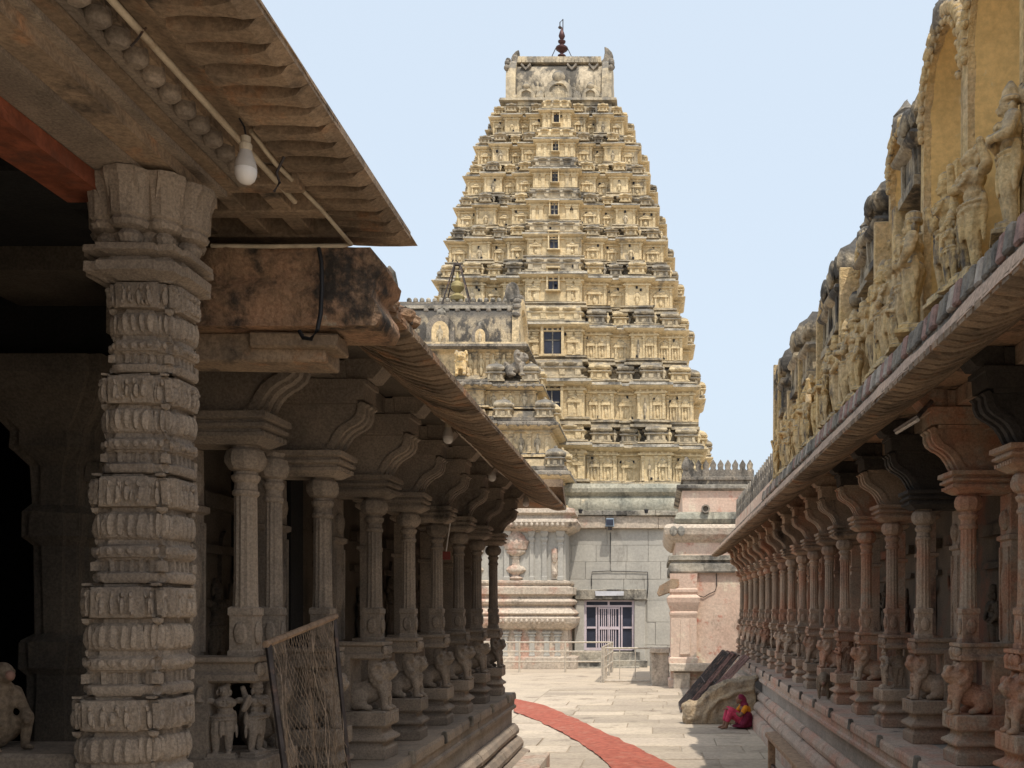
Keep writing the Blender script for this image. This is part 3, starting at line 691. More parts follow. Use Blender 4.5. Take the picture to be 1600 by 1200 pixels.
# coffered far end under the roof
b = MB()
obj('coffer_slab', MB().box(-2.6, -1.66, 4.68, 5.6, 4.545, 4.57).mesh('coffer_slab', M['hall']), hn)
for y0, y1 in ((4.69, 4.78), (5.0, 5.09), (5.33, 5.5)): obj('coffer_beam', MB().box(-2.5, -1.63, y0, y1, 4.445, 4.543, j=.004).mesh('coffer_beam', M['eave'], bevel=.006), hn)
for x in (-2.35, -2.08, -1.86): obj('coffer_beam', MB().box(x, x+.09, 4.77, 5.34, 4.455, 4.54, j=.004).mesh('coffer_beam', M['eave'], bevel=.006), hn)
obj('closed_side', MB().box(-2.6, -2.3, -4, 2.9, 1.1, 4.55).mesh('closed_side', M['hall']), hn); obj('end_wall', MB().box(-9, -2.3, -4.3, -4.0, .3, 4.6).mesh('end_wall', M['hall']), hn)  # unseen side wall and end wall, added to keep light out of the interior
M['soot'] = stone('soot_blackened_granite', (.024, .0225, .0215), (.016, .0155, .0155), dark=(.01, .01, .01), sc=2, fine=50, bsc=60, bd=.006, bump=.6)  # near-black granite: the shade of the hall interior is put into the colour
# inside: floor, low seat, inner pillars, walls, ceiling beams
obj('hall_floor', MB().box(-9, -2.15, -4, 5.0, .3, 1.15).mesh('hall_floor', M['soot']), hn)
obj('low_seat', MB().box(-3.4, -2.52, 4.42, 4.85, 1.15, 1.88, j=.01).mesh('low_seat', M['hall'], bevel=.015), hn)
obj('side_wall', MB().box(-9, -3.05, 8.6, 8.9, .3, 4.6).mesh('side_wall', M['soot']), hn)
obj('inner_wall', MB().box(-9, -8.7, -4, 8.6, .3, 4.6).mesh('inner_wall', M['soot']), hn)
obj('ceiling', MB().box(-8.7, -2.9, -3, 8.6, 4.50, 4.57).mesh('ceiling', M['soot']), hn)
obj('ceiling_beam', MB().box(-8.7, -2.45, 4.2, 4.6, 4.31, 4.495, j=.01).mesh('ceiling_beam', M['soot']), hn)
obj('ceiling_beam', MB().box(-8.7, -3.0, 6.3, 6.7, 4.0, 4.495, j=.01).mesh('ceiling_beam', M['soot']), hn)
ip = MB().plan(stepped(.2, .09, .16, .03), [(.05, 1.1), (.05, 1.5), (0, 1.55), (0, 2.1), (.03, 2.15), (.03, 2.3), (-.03, 2.35), (-.03, 2.9), (.02, 2.95), (.02, 3.1), (-.02, 3.15), (-.02, 3.4), (.06, 3.5), (.06, 3.6), (.15, 3.72), (.25, 3.8), (.3, 3.9), (.3, 4.0)])
ipm = ip.mesh('inner_pillar', M['hallwall'], nz=.02, nsc=6)
for x, y_ in ((-3.72, 6.5), (-5.4, 6.5), (-4.1, 4.4), (-5.6, 4.4)): obj('inner_pillar', ipm, hn, (x, y_, 0))
# ------------------------------------------------------------------ the right pillared hall
hr = thing('stucco_parapet_hall', 'ochre washed pillared hall carrying a parapet of yellow stucco figures in niches', 'hall', (3.2, 18, 0))
SR = column_set(M['rightstone']); SB = None; SO = column_set(M['orange'])
M['sootr'] = stone('soot_black_capital', (.07, .06, .052), (.045, .04, .036), dark=(.02, .019, .018), sc=2, fine=50, bsc=60, bd=.008, bump=.8, pale=(.22, .17, .12), paler=(.6, .72), palesc=3)
SB = {n_: remat(SR[n_], M['sootr']) for n_ in ('bracket', 'beam', 'abacus')}
for i in range(-4, 17):
    y = 8.77+1.4*i
    S = SO if i in (-3, -1, 0, 3) else SR
    c = column(hr, 2.69, y, PI, S, -(i % 4)-.01 if i in (2, 4, 7, 10) else 1)
    for ch in c.children:
        nm = ch.name.split('.')[0]
        if (i == -1 and nm in ('bracket', 'beam')) or (i == 1 and nm in ('bracket', 'abacus', 'beam')) or (i == 2 and nm == 'beam') or (i == 3 and nm == 'beam'): ch.data = SB[nm]
    if i >= 11:
        for ch in c.children:
            if ch.name.split('.')[0] in ('capital', 'abacus', 'bracket'): ch.data = SO[ch.name.split('.')[0]]
obj('platform_floor', MB().box(2.36, 4.6, 3.0, 32.4, .05, PLAT-.003).mesh('platform_floor', M['floor']), hr)
plinth(hr, 1, 2.31, 3.0, 32.3, M['plinthr'], PL, (1.2, 2.2))
yy = 6.0
while yy < 31:
    obj('edge_knob', MB().box(2.265, 2.335, yy-.05, yy+.05, 1.10, 1.225, .012).mesh('edge_knob', M['darkstucco'], bevel=.008), hr); yy += R.uniform(1.2, 1.6)
M['rightwall'] = stone('smoke_darkened_ochre_wall', (.16, .125, .09), (.11, .09, .07), dark=(.04, .036, .032), stain=(.52, .72), ssc=1.5, sc=2, fine=50, bsc=60, bd=.007, bump=.7, red=(.22, .10, .065), redr=(.52, .66), redsc=.8)  # ochre wall colour darkened to carry the shade behind the right columns
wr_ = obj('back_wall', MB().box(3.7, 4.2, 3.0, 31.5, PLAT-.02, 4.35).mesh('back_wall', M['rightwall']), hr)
obj('end_wall', MB().box(3.1, 3.695, 31.1, 31.5, PLAT-.01, 4.35).mesh('end_wall', M['rightstone']), hr)
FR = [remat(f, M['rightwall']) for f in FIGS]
for i in range(-1, 15):
    ya = 8.77+1.4*i
    for t in (.38, .66):
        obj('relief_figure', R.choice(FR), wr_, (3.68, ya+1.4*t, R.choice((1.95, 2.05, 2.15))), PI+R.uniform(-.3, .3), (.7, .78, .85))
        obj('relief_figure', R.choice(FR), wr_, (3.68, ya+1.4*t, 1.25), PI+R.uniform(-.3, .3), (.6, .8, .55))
    for z0, z1, q in ((1.2, 1.32, .06), (1.88, 1.95, .05), (2.95, 3.02, .06), (3.3, 3.42, .09)):
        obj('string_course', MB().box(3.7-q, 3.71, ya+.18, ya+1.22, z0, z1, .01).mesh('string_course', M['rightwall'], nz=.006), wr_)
obj('long_beam', MB().box(2.92, 3.25, 3.2, 31.3, 4.04, 4.345).mesh('long_beam', M['rightstone'], nz=.01), hr)
obj('long_beam', MB().box(2.55, 2.72, 3.2, 31.3, 4.22, 4.36).mesh('long_beam', M['rightstone'], nz=.01), hr)
obj('roof', MB().box(2.3, 6.0, 3.0, 31.3, 4.37, 4.62).mesh('roof', M['masonry']), hr)
ER = [(1.75, 4.16), (1.92, 4.19), (2.08, 4.25), (2.22, 4.33), (2.36, 4.44)]
M['eave_pink'] = stone('pinkish_eave_slab', (.52, .37, .27), (.43, .31, .235), dark=(.13, .105, .09), stain=(.54, .72), ssc=2.4, streak=1, sc=2, fine=30, bsc=40, bd=.012, bump=.8)
er = eave(hr, ER, .105, 3.0, 31.4, M['eave_pink'], -1, rough=.016, step=.12)
ribs(er, ER, 3.2, 31.2, .145, .056, .07, M['eave'], .42)
# painted kerb and ledge under the parapet
M['redstripe'] = plain('red_limewash', (.30, .19, .155), .9, 0, .3, 20, .4, (.12, .09, .08)); M['whitestripe'] = plain('white_limewash', (.40, .34, .28), .9, 0, .2, 20, .4, (.2, .17, .15))
yy = 5.6; k = 0
kb = [MB().box(-.07, .07, -.062, .062, 0, .17, .022).mesh('kerb_petal', M[m], bevel=.015) for m in ('redstripe', 'whitestripe', 'darkstucco')]
while yy < 18.8:
    obj('kerb_petal', kb[2 if R.random() < .5 else k % 2], hr, (2.04+R.uniform(-.01, .01), yy, 4.50)); yy += .14*R.uniform(.9, 1.1); k += 1
b = MB(); b.box(2.0, 2.7, 3.4, 31.0, 4.40, 4.51, j=.01); b.box(2.09, 2.75, 3.4, 18.9, 4.51, 4.70, j=.01); b.box(2.15, 2.75, 3.4, 18.9, 4.70, 4.77, j=.01)
obj('parapet_ledge', b.mesh('parapet_ledge', M['darkstucco']), hr)
obj('parapet_wall', MB().box(2.46, 3.0, 9.2, 18.75, 4.7, 5.95, j=.02).mesh('parapet_wall', M['niche']), hr)

# horseshoe niches: concave plaster back, beaded rim, barrel top
CROCK = MB().ell((0, 0, 0), (.05, .055, .07), 7, 5).mesh('crocket', M['fig'], jit=.008, smooth=50); BEAD = MB().ell((0, 0, 0), (.03, .03, .035), 6, 4).mesh('bead', M['fig'], smooth=50)
def niche(y, w, z0, h, dep, x=2.32):
    n = 16; arch = []
    for i in range(n+1):
        a = PI*i/n; arch.append((w*.5*math.cos(a)*(1.0+.10*math.sin(a)), h-w*.62+w*.62*math.sin(a)))
    out = [(w*.5, 0)]+arch+[(-w*.5, 0)]
    b = MB(); rin = []
    for x_, s in ((0, 1.0), (dep*.35, .93), (dep*.75, .72), (dep, .4)):
        rin.append([(x+x_, y+py*s, z0+(pz if pz == 0 else pz*(.55+.45*s))) for py, pz in out])
    b.loft(rin, cap=False, closed=False)
    b.add([(x+dep, y+py*.4, z0+(pz if pz == 0 else pz*.73)) for py, pz in out], [tuple(range(len(out)))])
    back = obj('niche', b.mesh('niche', M['niche'], smooth=60), hr)
    # rim
    rb = MB(); rings = []
    for py, pz in out:
        k = 1.16; rings.append([(x-.05, y+py, z0+pz), (x-.06, y+py*k, z0+pz*1.03+(.05 if pz > 0 else 0)), (x+.06, y+py*k, z0+pz*1.03+(.05 if pz > 0 else 0)), (x+.04, y+py, z0+pz)])
    rb.loft(rings); obj('rim', rb.mesh('rim', M['fig'], nz=.012, nsc=6), back)
    # leaf crockets along the rim
    for i in range(len(out)):
        py, pz = out[i]
        obj('crocket', CROCK, back, (x-.05, y+py*1.13, z0+pz*1.04+.02), R.uniform(-.3, .3), R.uniform(.85, 1.2)); obj('bead', BEAD, back, (x-.07, y+py*1.04, z0+pz*1.01))
        if i+1 < len(out):
            q = out[i+1]; obj('crocket', CROCK, back, (x-.05, y+(py+q[0])*.565, z0+(pz+q[1])*.52+.02), R.uniform(-.3, .3), R.uniform(.7, 1.05))
    # barrel behind
    bb = MB(); rings = []
    for x_, s in ((.0, 1.12), (.25, 1.14), (.6, 1.14), (1.0, 1.1)):
        rings.append([(x+.06+x_, y+py*s, z0+pz*s) for py, pz in out])
    bb.loft(rings, cap=False, closed=False); obj('vault', bb.mesh('vault', M['shrine_dark'], nz=.03, nsc=3, smooth=50), back)
    fb = MB().lathe((x+.02, y, z0+h*1.03), [(.10, 0), (.13, .05), (.09, .1), (.12, .15), (.06, .22), (.02, .28)], 10); fb.ell((x-.02, y, z0+h*1.06), (.1, .16, .12), 8, 6)
    obj('crown_mask', fb.mesh('crown_mask', M['darkstucco'], jit=.012, smooth=50), back)
    return back
def kuta(y, w, z0, h, x=2.5):
    b = MB(); hw = w*.5
    b.plan(sqplan(x-hw, x+hw, y-hw, y+hw), [(.04, z0), (.04, z0+h*.08), (0, z0+h*.1), (0, z0+h*.34), (.07, z0+h*.38), (.085, z0+h*.42), (.06, z0+h*.46), (-.05, z0+h*.47), (-.06, z0+h*.55), (.01, z0+h*.57), (.045, z0+h*.63), (.03, z0+h*.72), (-.03, z0+h*.82), (-hw*.6, z0+h*.92), (-hw*.85, z0+h)])
    for s in (-1, 1):
        b.box(x-hw-.025, x-hw, y+s*hw*.75-.03, y+s*hw*.75+.03, z0+h*.1, z0+h*.35)
    b.ell((x-hw-.03, y, z0+h*.66), (.05, hw*.6, h*.11), 9, 6); b.ell((x-hw, y+hw*.9, z0+h*.68), (.06, .05, h*.07), 8, 5); b.ell((x-hw, y-hw*.9, z0+h*.68), (.06, .05, h*.07), 8, 5)
    return obj('miniature_shrine', b.mesh('miniature_shrine', M['shrine_dark'], nz=.025, nsc=4, smooth=45), hr)
def panel(y, z0, h, x=2.3):
    b = MB(); b.box(x-.12, x+.35, y-.035, y+.035, z0, z0+h, j=.01); obj('pilaster_slab', b.mesh('pilaster_slab', M['fig'], bevel=.01), hr)
ZP = 4.77
niche(4.4, 1.05, ZP, 2.3, .42); niche(5.65, 1.05, ZP, 2.3, .42); niche(6.88, 1.05, ZP, 2.35, .42); niche(8.1, 1.02, ZP, 2.3, .42); niche(9.75, .66, ZP+.75, 1.5, .3, 2.38)
niche(10.75, .8, ZP, 1.75, .35, 2.4); niche(13.0, .75, ZP, 1.75, .35, 2.4); niche(15.6, .8, ZP, 1.8, .35, 2.4); niche(18.2, .7, ZP, 1.7, .35, 2.4); niche(11.75, .5, ZP+1.0, .95, .25, 2.45); niche(14.3, .55, ZP+.8, 1.15, .25, 2.42); niche(17.1, .5, ZP+.75, 1.2, .25, 2.42)
for y, w, h, z in ((9.0, .5, 1.0, ZP+1.35), (10.5, .5, 1.0, ZP+1.2), (11.1, .42, .8, ZP+1.2), (12.5, .6, 1.2, ZP+1.05), (13.3, .5, 1.25, ZP+1.05), (15.1, .5, 1.1, ZP+1.1), (15.9, .6, 1.3, ZP+1.05), (16.5, .4, 1.0, ZP+1.1), (17.8, .55, 1.3, ZP+1.1), (18.4, .45, 1.45, ZP+1.0)):
    kuta(y, w, z, h)
for y in (7.46, 9.35, 10.15, 12.1, 13.75, 15.5, 16.75, 18.1, 18.7): panel(y, ZP, R.uniform(1.2, 1.7) if y > 9 else 1.0)
panel(18.72, ZP, 2.2); panel(18.0, ZP, 1.9); panel(12.05, ZP, 1.75)
# figures standing on the ledge
k = 0
for y, h, xo in ((6.3, 1.05, 2.2), (7.15, 1.1, 2.22), (7.62, 1.08, 2.18), (8.5, 1.16, 2.16), (8.98, 1.12, 2.2), (9.2, 1.2, 2.3), (9.52, 1.1, 2.22), (9.85, 1.18, 2.22), (10.35, 1.12, 2.24), (10.8, 1.1, 2.24), (11.3, 1.12, 2.22), (11.75, 1.15, 2.22),
                 (12.35, 1.18, 2.22), (12.85, 1.15, 2.22), (13.3, 1.05, 2.24), (13.95, 1.1, 2.24), (14.5, 1.15, 2.22), (15.05, 1.1, 2.24), (15.8, 1.12, 2.24), (16.4, 1.1, 2.24), (17.0, 1.12, 2.22), (17.5, 1.1, 2.24), (18.35, 1.08, 2.24)):
    me = FIGS[(k*3+k//4) % 5]; k += 1
    obj('stucco_figure', me, hr, (xo, y, ZP+.06), PI+R.uniform(-.45, .35), (h*1.0, h*.98, h*.87))
for y in (7.3, 9.05, 10.6, 12.6, 14.2, 16.1, 17.6):
    obj('small_figure', R.choice(FIGS), hr, (2.12, y, ZP+.03), PI+R.uniform(-.5, .5), .55)
b = MB()
for i in range(46):
    y = R.uniform(9, 18.7); b.ell((2.42+R.uniform(-.08, .1), y, ZP+R.uniform(1.05, 1.45)), (R.uniform(.08, .14), R.uniform(.07, .13), R.uniform(.06, .12)), 7, 5)
o = obj('scroll_ornament', b.mesh('scroll_ornament', M['shrine_dark'], jit=.012, smooth=50), hr); o['kind'] = 'stuff'
# merlons along the far parapet
mer = MB().ext([(-.16, 0), (.16, 0), (.16, .22), (.10, .30), (.12, .42), (.05, .52), (0, .58), (-.05, .52), (-.12, .42), (-.10, .30), (-.16, .22)], 'x', -.1, .1).mesh('merlon', M['darkstucco'], nz=.015, nsc=7)
obj('low_parapet', MB().box(2.3, 2.6, 18.9, 29.0, 4.5, 5.05, j=.01).mesh('low_parapet', M['pink']), hr)
yy = 19.2
while yy < 29: obj('merlon', mer, hr, (2.42, yy, 5.04)); yy += .40
# ------------------------------------------------------------------ the great gate tower
GX = PX(862, 49.0)
gp = thing('gate_tower', 'tall tapering yellow stucco temple gate tower of nine storeys with horned barrel roof', 'tower', (GX, 53, 0))
# unit pieces, facing -Y, one unit high
def u_pilaster():
    b = MB(); b.plan(sqplan(-.5, .5, -.5, .3), [(.12, 0), (.12, .07), (0, .09), (0, .70), (.1, .73), (-.05, .77), (.25, .82), (.25, .86), (0, .88), (.2, .92), (.35, .96), (.35, 1.0)]); return b
def u_niche():
    b = MB()
    for s in (-1, 1):
        b.box(s*.36-.06, s*.36+.06, -.16, .05, .0, .56); b.box(s*.36-.09, s*.36+.09, -.19, .05, .52, .58); b.box(s*.36-.09, s*.36+.09, -.19, .05, 0, .06)
    b.box(-.52, .52, -.24, .05, .58, .64); b.box(-.46, .46, -.18, .05, .64, .70)
    b.ell((0, -.05, .80), (.34, .16, .15), 12, 6); b.ell((0, -.1, .80), (.2, .14, .09), 10, 5); b.ell((0, -.06, .96), (.09, .09, .07), 8, 5)
    for s in (-1, 1): b.ell((s*.36, -.05, .74), (.13, .12, .07), 8, 5)
    b.ell((0, -.06, .26), (.13, .10, .20), 8, 6); b.ell((0, -.08, .48), (.07, .08, .07), 8, 5); b.box(-.42, .42, -.14, .05, -.02, .03)
    return b
def u_kuta():
    b = MB(); b.plan(sqplan(-.5, .5, -.5, .5), [(.03, 0), (.03, .08), (-.04, .1), (-.04, .34), (.06, .39), (.09, .43), (.06, .47), (-.1, .49), (-.1, .56), (-.02, .58), (.04, .65), (.01, .76), (-.12, .88), (-.3, .95), (-.42, 1.0)])
    b.ell((0, -.5, .68), (.26, .12, .14), 10, 6); b.ell((0, -.56, .68), (.15, .1, .08), 8, 5)
    for s in (-1, 1): b.box(s*.36-.06, s*.36+.06, -.54, -.4, .08, .36); b.ell((s*.5, 0, .68), (.12, .26, .14), 8, 5)
    b.box(-.12, .12, -.52, -.4, .1, .33); b.ell((0, 0, 1.04), (.1, .1, .08), 8, 5)
    return b
def u_shala():
    b = MB(); b.plan(sqplan(-.5, .5, -.32, .32), [(.02, 0), (.02, .09), (-.03, .11), (-.03, .36), (.04, .41), (.06, .46), (.03, .5), (-.05, .52), (-.05, .58)])
    rings = []
    for x in (-.5, -.46, .46, .5):
        q = 1.06 if abs(x) > .48 else 1.0
        rings.append([(x, .31*q*math.cos(PI*k/8)*(1+.18*math.sin(PI*k/8)), .56+.38*q*math.sin(PI*k/8)) for k in range(9)])
    b.loft(rings)
    for x in (-.3, 0, .3): b.ell((x, -.32, .70), (.13, .10, .12), 9, 5); b.ell((x, -.38, .70), (.07, .07, .06), 8, 4); b.ell((x, 0, .97), (.05, .05, .07), 7, 4)
    for x in (-.42, -.16, .16, .42): b.box(x-.045, x+.045, -.36, -.25, .09, .38)
    return b
def u_fig():
    b = MB(); b.ell((0, 0, .3), (.17, .14, .32), 7, 5); b.ell((0, 0, .62), (.24, .15, .2), 7, 5); b.ell((0, 0, .88), (.11, .11, .14), 7, 5); b.ell((.24, -.04, .5), (.07, .08, .2), 6, 4); b.ell((-.24, -.04, .5), (.07, .08, .2), 6, 4)
    return b
UP = u_pilaster().mesh('pilaster', M['stucco']); UN = u_niche().mesh('niche', M['stucco'], smooth=40)
UK = [u_kuta().mesh('miniature_shrine', M[m], smooth=40, nz=.03, nsc=3) for m in ('stucco', 'stucco_b')]; US = [u_shala().mesh('miniature_shrine', M[m], smooth=40, nz=.02, nsc=3) for m in ('stucco', 'stucco_b')]
UF = [u_fig().mesh('figure', M[m], smooth=60, jit=.01) for m in ('stucco', 'stucco_b')]
UH = MB().box(-.5, .5, -.5, .5, -.5, .5).mesh('putlog_hole', M['dark'])
# storeys measured in the photograph: lower y, upper y, half width, half width of window bay, window (centre y, half width, half height)
TI = [(762, 665, 243, 52, None), (665, 567, 230, 50, (627, 14, 20)), (567, 483, 211, 46, (530, 14, 19)), (483, 408, 193, 44, (436, 8, 14)), (408, 352, 177, 42, (376, 7, 11)),
      (352, 302, 163, 38, (326, 6, 9)), (302, 253, 147, 34, (276, 5, 8)), (253, 208, 131, 30, (229, 4.5, 7)), (208, 163, 107, 22, (185, 4.5, 7))]
Yf = 49.0; tops = []
for ti, (ya, yb, hw, bw, win) in enumerate(TI):
    if ti: Yf += (TI[ti-1][2]-hw)/1600*49*.62
    k = Yf/1600; z0 = PZ(ya, Yf); z1 = PZ(yb, Yf+.3); h = z1-z0; W = hw*k*.965; fw = W*.80; B = bw*k
    pr1 = .55-.03*ti; pr2 = pr1+.75-.035*ti; dp = W*.62; yb_ = Yf+.9*pr2
    s1 = B+(fw-B)*.36; s2 = B+(fw-B)*.64; nd = .30
    fr = [(-W, 0), (-fw, 0), (-fw, -pr1), (-s2, -pr1), (-s2, -pr1+nd), (-s1, -pr1+nd), (-s1, -pr1), (-B, -pr1), (-B, -pr2), (B, -pr2), (B, -pr1), (s1, -pr1), (s1, -pr1+nd), (s2, -pr1+nd), (s2, -pr1), (fw, -pr1), (fw, 0), (W, 0)]
    sd = [(W, dp*.7), (W+.4, dp*.7), (W+.4, dp*1.3), (W, dp*1.3), (W, dp*2), (-W, dp*2), (-W, dp*1.3), (-W-.4, dp*1.3), (-W-.4, dp*.7), (-W, dp*.7)]
    poly = [(GX+x, yb_+y) for x, y in fr+sd]
    u = min(.34, h*.115)
    prof = [(.9*u, z0-.02), (.9*u, z0+h*.035), (.3*u, z0+h*.04), (.3*u, z0+h*.07), (.75*u, z0+h*.08), (.75*u, z0+h*.11), (.1*u, z0+h*.125),
            (0, z0+h*.13), (0, z0+h*.53), (.35*u, z0+h*.54), (.35*u, z0+h*.565), (.1*u, z0+h*.57), (.1*u, z0+h*.595), (.5*u, z0+h*.605), (.85*u, z0+h*.625), (1.1*u, z0+h*.655), (1.0*u, z0+h*.675), (.5*u, z0+h*.69), (.15*u, z0+h*.70),
            (.15*u, z0+h*.72), (.45*u, z0+h*.73), (.45*u, z0+h*.75), (-.2*u, z0+h*.76), (-.9*u, z0+h*.78), (-.9*u, z0+h*.90), (-.5*u, z0+h*.915), (-.25*u, z0+h*.95), (-.6*u, z0+h*.985), (-1.3*u, z0+h*1.0), (-1.3*u, z0+h+.1)]
    b = MB(); b.plan(poly, prof[5:20])
    body = obj('storey', b.mesh('storey', M['stucco'], nz=.05, nsc=.9), gp)
    obj('storey_base', MB().plan(poly, prof[:7]).mesh('storey_base', M['stucco_b'], nz=.06, nsc=1.1), body)
    obj('parapet_band', MB().plan(poly, prof[18:]).mesh('parapet_band', M['stucco_b'], nz=.06, nsc=1.1), body)
    # lichen-grey cornice skins with nose blocks
    db = MB(); sp = h*.05
    segs = [(-W, -fw, 0), (-fw, -s2, -pr1), (-s2, -s1, -pr1+nd), (-s1, -B, -pr1), (-B, B, -pr2), (B, s1, -pr1), (s1, s2, -pr1+nd), (s2, fw, -pr1), (fw, W, 0)]
    for xa, xb, yo in segs:
        n = max(2, int((xb-xa)/(sp*1.9)))
        for q in range(n):
            x = GX+xa+(xb-xa)*(q+.5)/n
            db.box(x-sp*.35, x+sp*.35, yb_+yo-.30*u, yb_+yo+.1, z0+h*.567, z0+h*.60)
    obj('dentil_course', db.mesh('dentil_course', M['stucco']), gp)['kind'] = 'stuff'
    for xa, xb, yo in segs:
        cb2 = MB(); cb2.ext([(yb_+yo-.45*u, z0+h*.688), (yb_+yo-.98*u, z0+h*.684), (yb_+yo-1.18*u, z0+h*.655), (yb_+yo-1.1*u, z0+h*.66), (yb_+yo-.9*u, z0+h*.705), (yb_+yo-.4*u, z0+h*.712)], 'x', GX+xa-1.05*u*(1 if yo < -.1 else .4), GX+xb+1.05*u*(1 if yo < -.1 else .4))
        obj('cornice', cb2.mesh('cornice', M['lichen'], nz=.04, nsc=1.5), body)
    # wall pieces
    zw, hh = z0+h*.135, h*.395
    for si, (xa, xb, yo) in enumerate(segs):
        y_ = yb_+yo; w = xb-xa; pw = min(.2, w*.075)
        if si == 4:
            for s in (-1, 1):
                for x in (s*(w*.5-pw), s*(w*.5-pw*3.0)): obj('pilaster', UP, body, (GX+x, y_, zw), 0, (pw, pw*.7, hh))
                if ti < 5: obj('niche', UN, body, (GX+s*w*.335, y_, zw), 0, (w*.2, .5, hh*.92))
        else:
            npil = 4 if w > 2.2 else 3 if w > 1.2 else 2
            xs = [xa+pw+(w-2*pw)*q/(npil-1) for q in range(npil)]
            for x in xs: obj('pilaster', UP, body, (GX+x, y_, zw), 0, (pw, pw*1.1, hh))
            for q in range(npil-1):
                xm = (xs[q]+xs[q+1])*.5; ww = (xs[q+1]-xs[q])*.72
                if (si+q) % 3 == 1: obj('figure', R.choice(UF), body, (GX+xm, y_-.02, zw), 0, (ww*.7, .4, hh*.85))
                else: obj('niche', UN, body, (GX+xm, y_, zw), 0, (ww, .45, hh*.95))
        for q in range(2 if ti < 6 else 1):
            hs = .10
            obj('putlog_hole', UH, body, (GX+xa+w*R.uniform(.1, .9), y_-.02, z0+h*R.choice((.17, .45, .50, .84))), 0, (hs, .06, hs*1.2))
        # row of little shrines above the cornice
        zs, sh = z0+h*.755, h*.30
        ys = y_+.55*u
        if si == 4:
            obj('miniature_shrine', R.choice(US), body, (GX, ys+.1, zs), 0, (w*.95, .9, sh*1.02))
        elif w > sh*2.2:
            obj('miniature_shrine', R.choice(US), body, (GX+(xa+xb)/2, ys, zs), 0, (w*.56, .8, sh*.95))
            for s in (-1, 1): obj('figure', R.choice(UF), body, (GX+(xa+xb)/2+s*w*.38, ys-.1, zs), 0, (sh*.5, .4, sh*.75))
        else:
            obj('miniature_shrine', R.choice(UK), body, (GX+(xa+xb)/2, ys+.1, zs), 0, (min(w*.7, sh*1.1), .8, sh))
        if R.random() < .7: obj('figure', R.choice(UF), body, (GX+xb-.1, ys-.15, zs), 0, (sh*.45, .35, sh*.7))
    for s in (-1, 1):     # shrines on the flanks, seen in the outline
        obj('miniature_shrine', UK[ti % 2], body, (GX+s*(W-.5*u), yb_+dp*.35, z0+h*.75), 0, (h*.32, h*.32, h*.32))
        obj('miniature_shrine', UK[(ti+1) % 2], body, (GX+s*(W+.25), yb_+dp*.9, z0+h*.75), 0, (h*.3, h*.3, h*.3))
    # window
    if win:
        cy, ww, wh = win; wh *= 1.22; cy += 2; yw = yb_-pr2; zc = PZ(cy, yw); ww *= k; wh *= k
        fb = MB(); t = ww*.28
        fb.box(GX-ww-t, GX-ww, yw-.22, yw+.05, zc-wh, zc+wh); fb.box(GX+ww, GX+ww+t, yw-.22, yw+.05, zc-wh, zc+wh)
        fb.box(GX-ww-t*1.4, GX+ww+t*1.4, yw-.28, yw+.05, zc+wh, zc+wh+t*.9); fb.box(GX-ww-t*1.6, GX+ww+t*1.6, yw-.32, yw+.05, zc-wh-t*.8, zc-wh)
        wo = obj('window', fb.mesh('window', M['stucco']), gp)
        for i2 in range(2):
            for j2 in range(2):
                x0 = GX-ww+i2*ww; zz = zc-wh+j2*wh
                obj('pane', MB().box(x0+.03, x0+ww-.03, yw-.05, yw-.02, zz+.03, zz+wh-.03).mesh('pane', M['glass']), wo)
        obj('mullion', MB().box(GX-.03, GX+.03, yw-.075, yw-.01, zc-wh, zc+wh).box(GX-ww, GX+ww, yw-.07, yw-.012, zc-.03, zc+.03).mesh('mullion', M['lichen']), wo)
    tops.append((z1, W, Yf, yb_, dp))
# barrel roof
M['rooftop'] = stone('pale_roof_plaster', (.52, .44, .32), (.44, .37, .27), dark=(.11, .10, .085), stain=(.44, .58), ssc=.9, streak=.5, sc=.7, fine=5, bsc=7, bd=.05, bump=.6)
z1, W, Yf, yb_, dp = tops[-1]; Yr = yb_+.35; k = Yr/1600; hwr = 81*k; zb = PZ(163, Yr); zt = PZ(110, Yr+1.75)
H = zt-zb; D = 1.75
def vault(x, q=1.0):
    pts = []
    for i in range(15):
        a = PI*i/14; yy = -D*math.cos(a)*(1+.16*math.sin(2*a)*0); zz = H*(abs(math.sin(a))**.5)
        pts.append((x, Yr+D+yy*q*1.0, zb+zz*(1+(q-1)*.6)))
    return pts
b = MB(); b.loft([vault(GX-hwr), vault(GX-hwr*.5), vault(GX), vault(GX+hwr*.5), vault(GX+hwr)])
roof = obj('barrel_roof', b.mesh('barrel_roof', M['rooftop'], nz=.05, nsc=.8, smooth=50), gp)
obj('roof_neck', MB().plan(sqplan(GX-hwr*1.02, GX+hwr*1.02, Yr-.15, Yr+2*D+.1), [(.25, zb-.6), (.25, zb-.3), (0, zb-.28), (0, zb-.05), (.3, zb), (.25, zb+.15), (0, zb+.2)]).mesh('roof_neck', M['stucco_b'], nz=.03), roof)
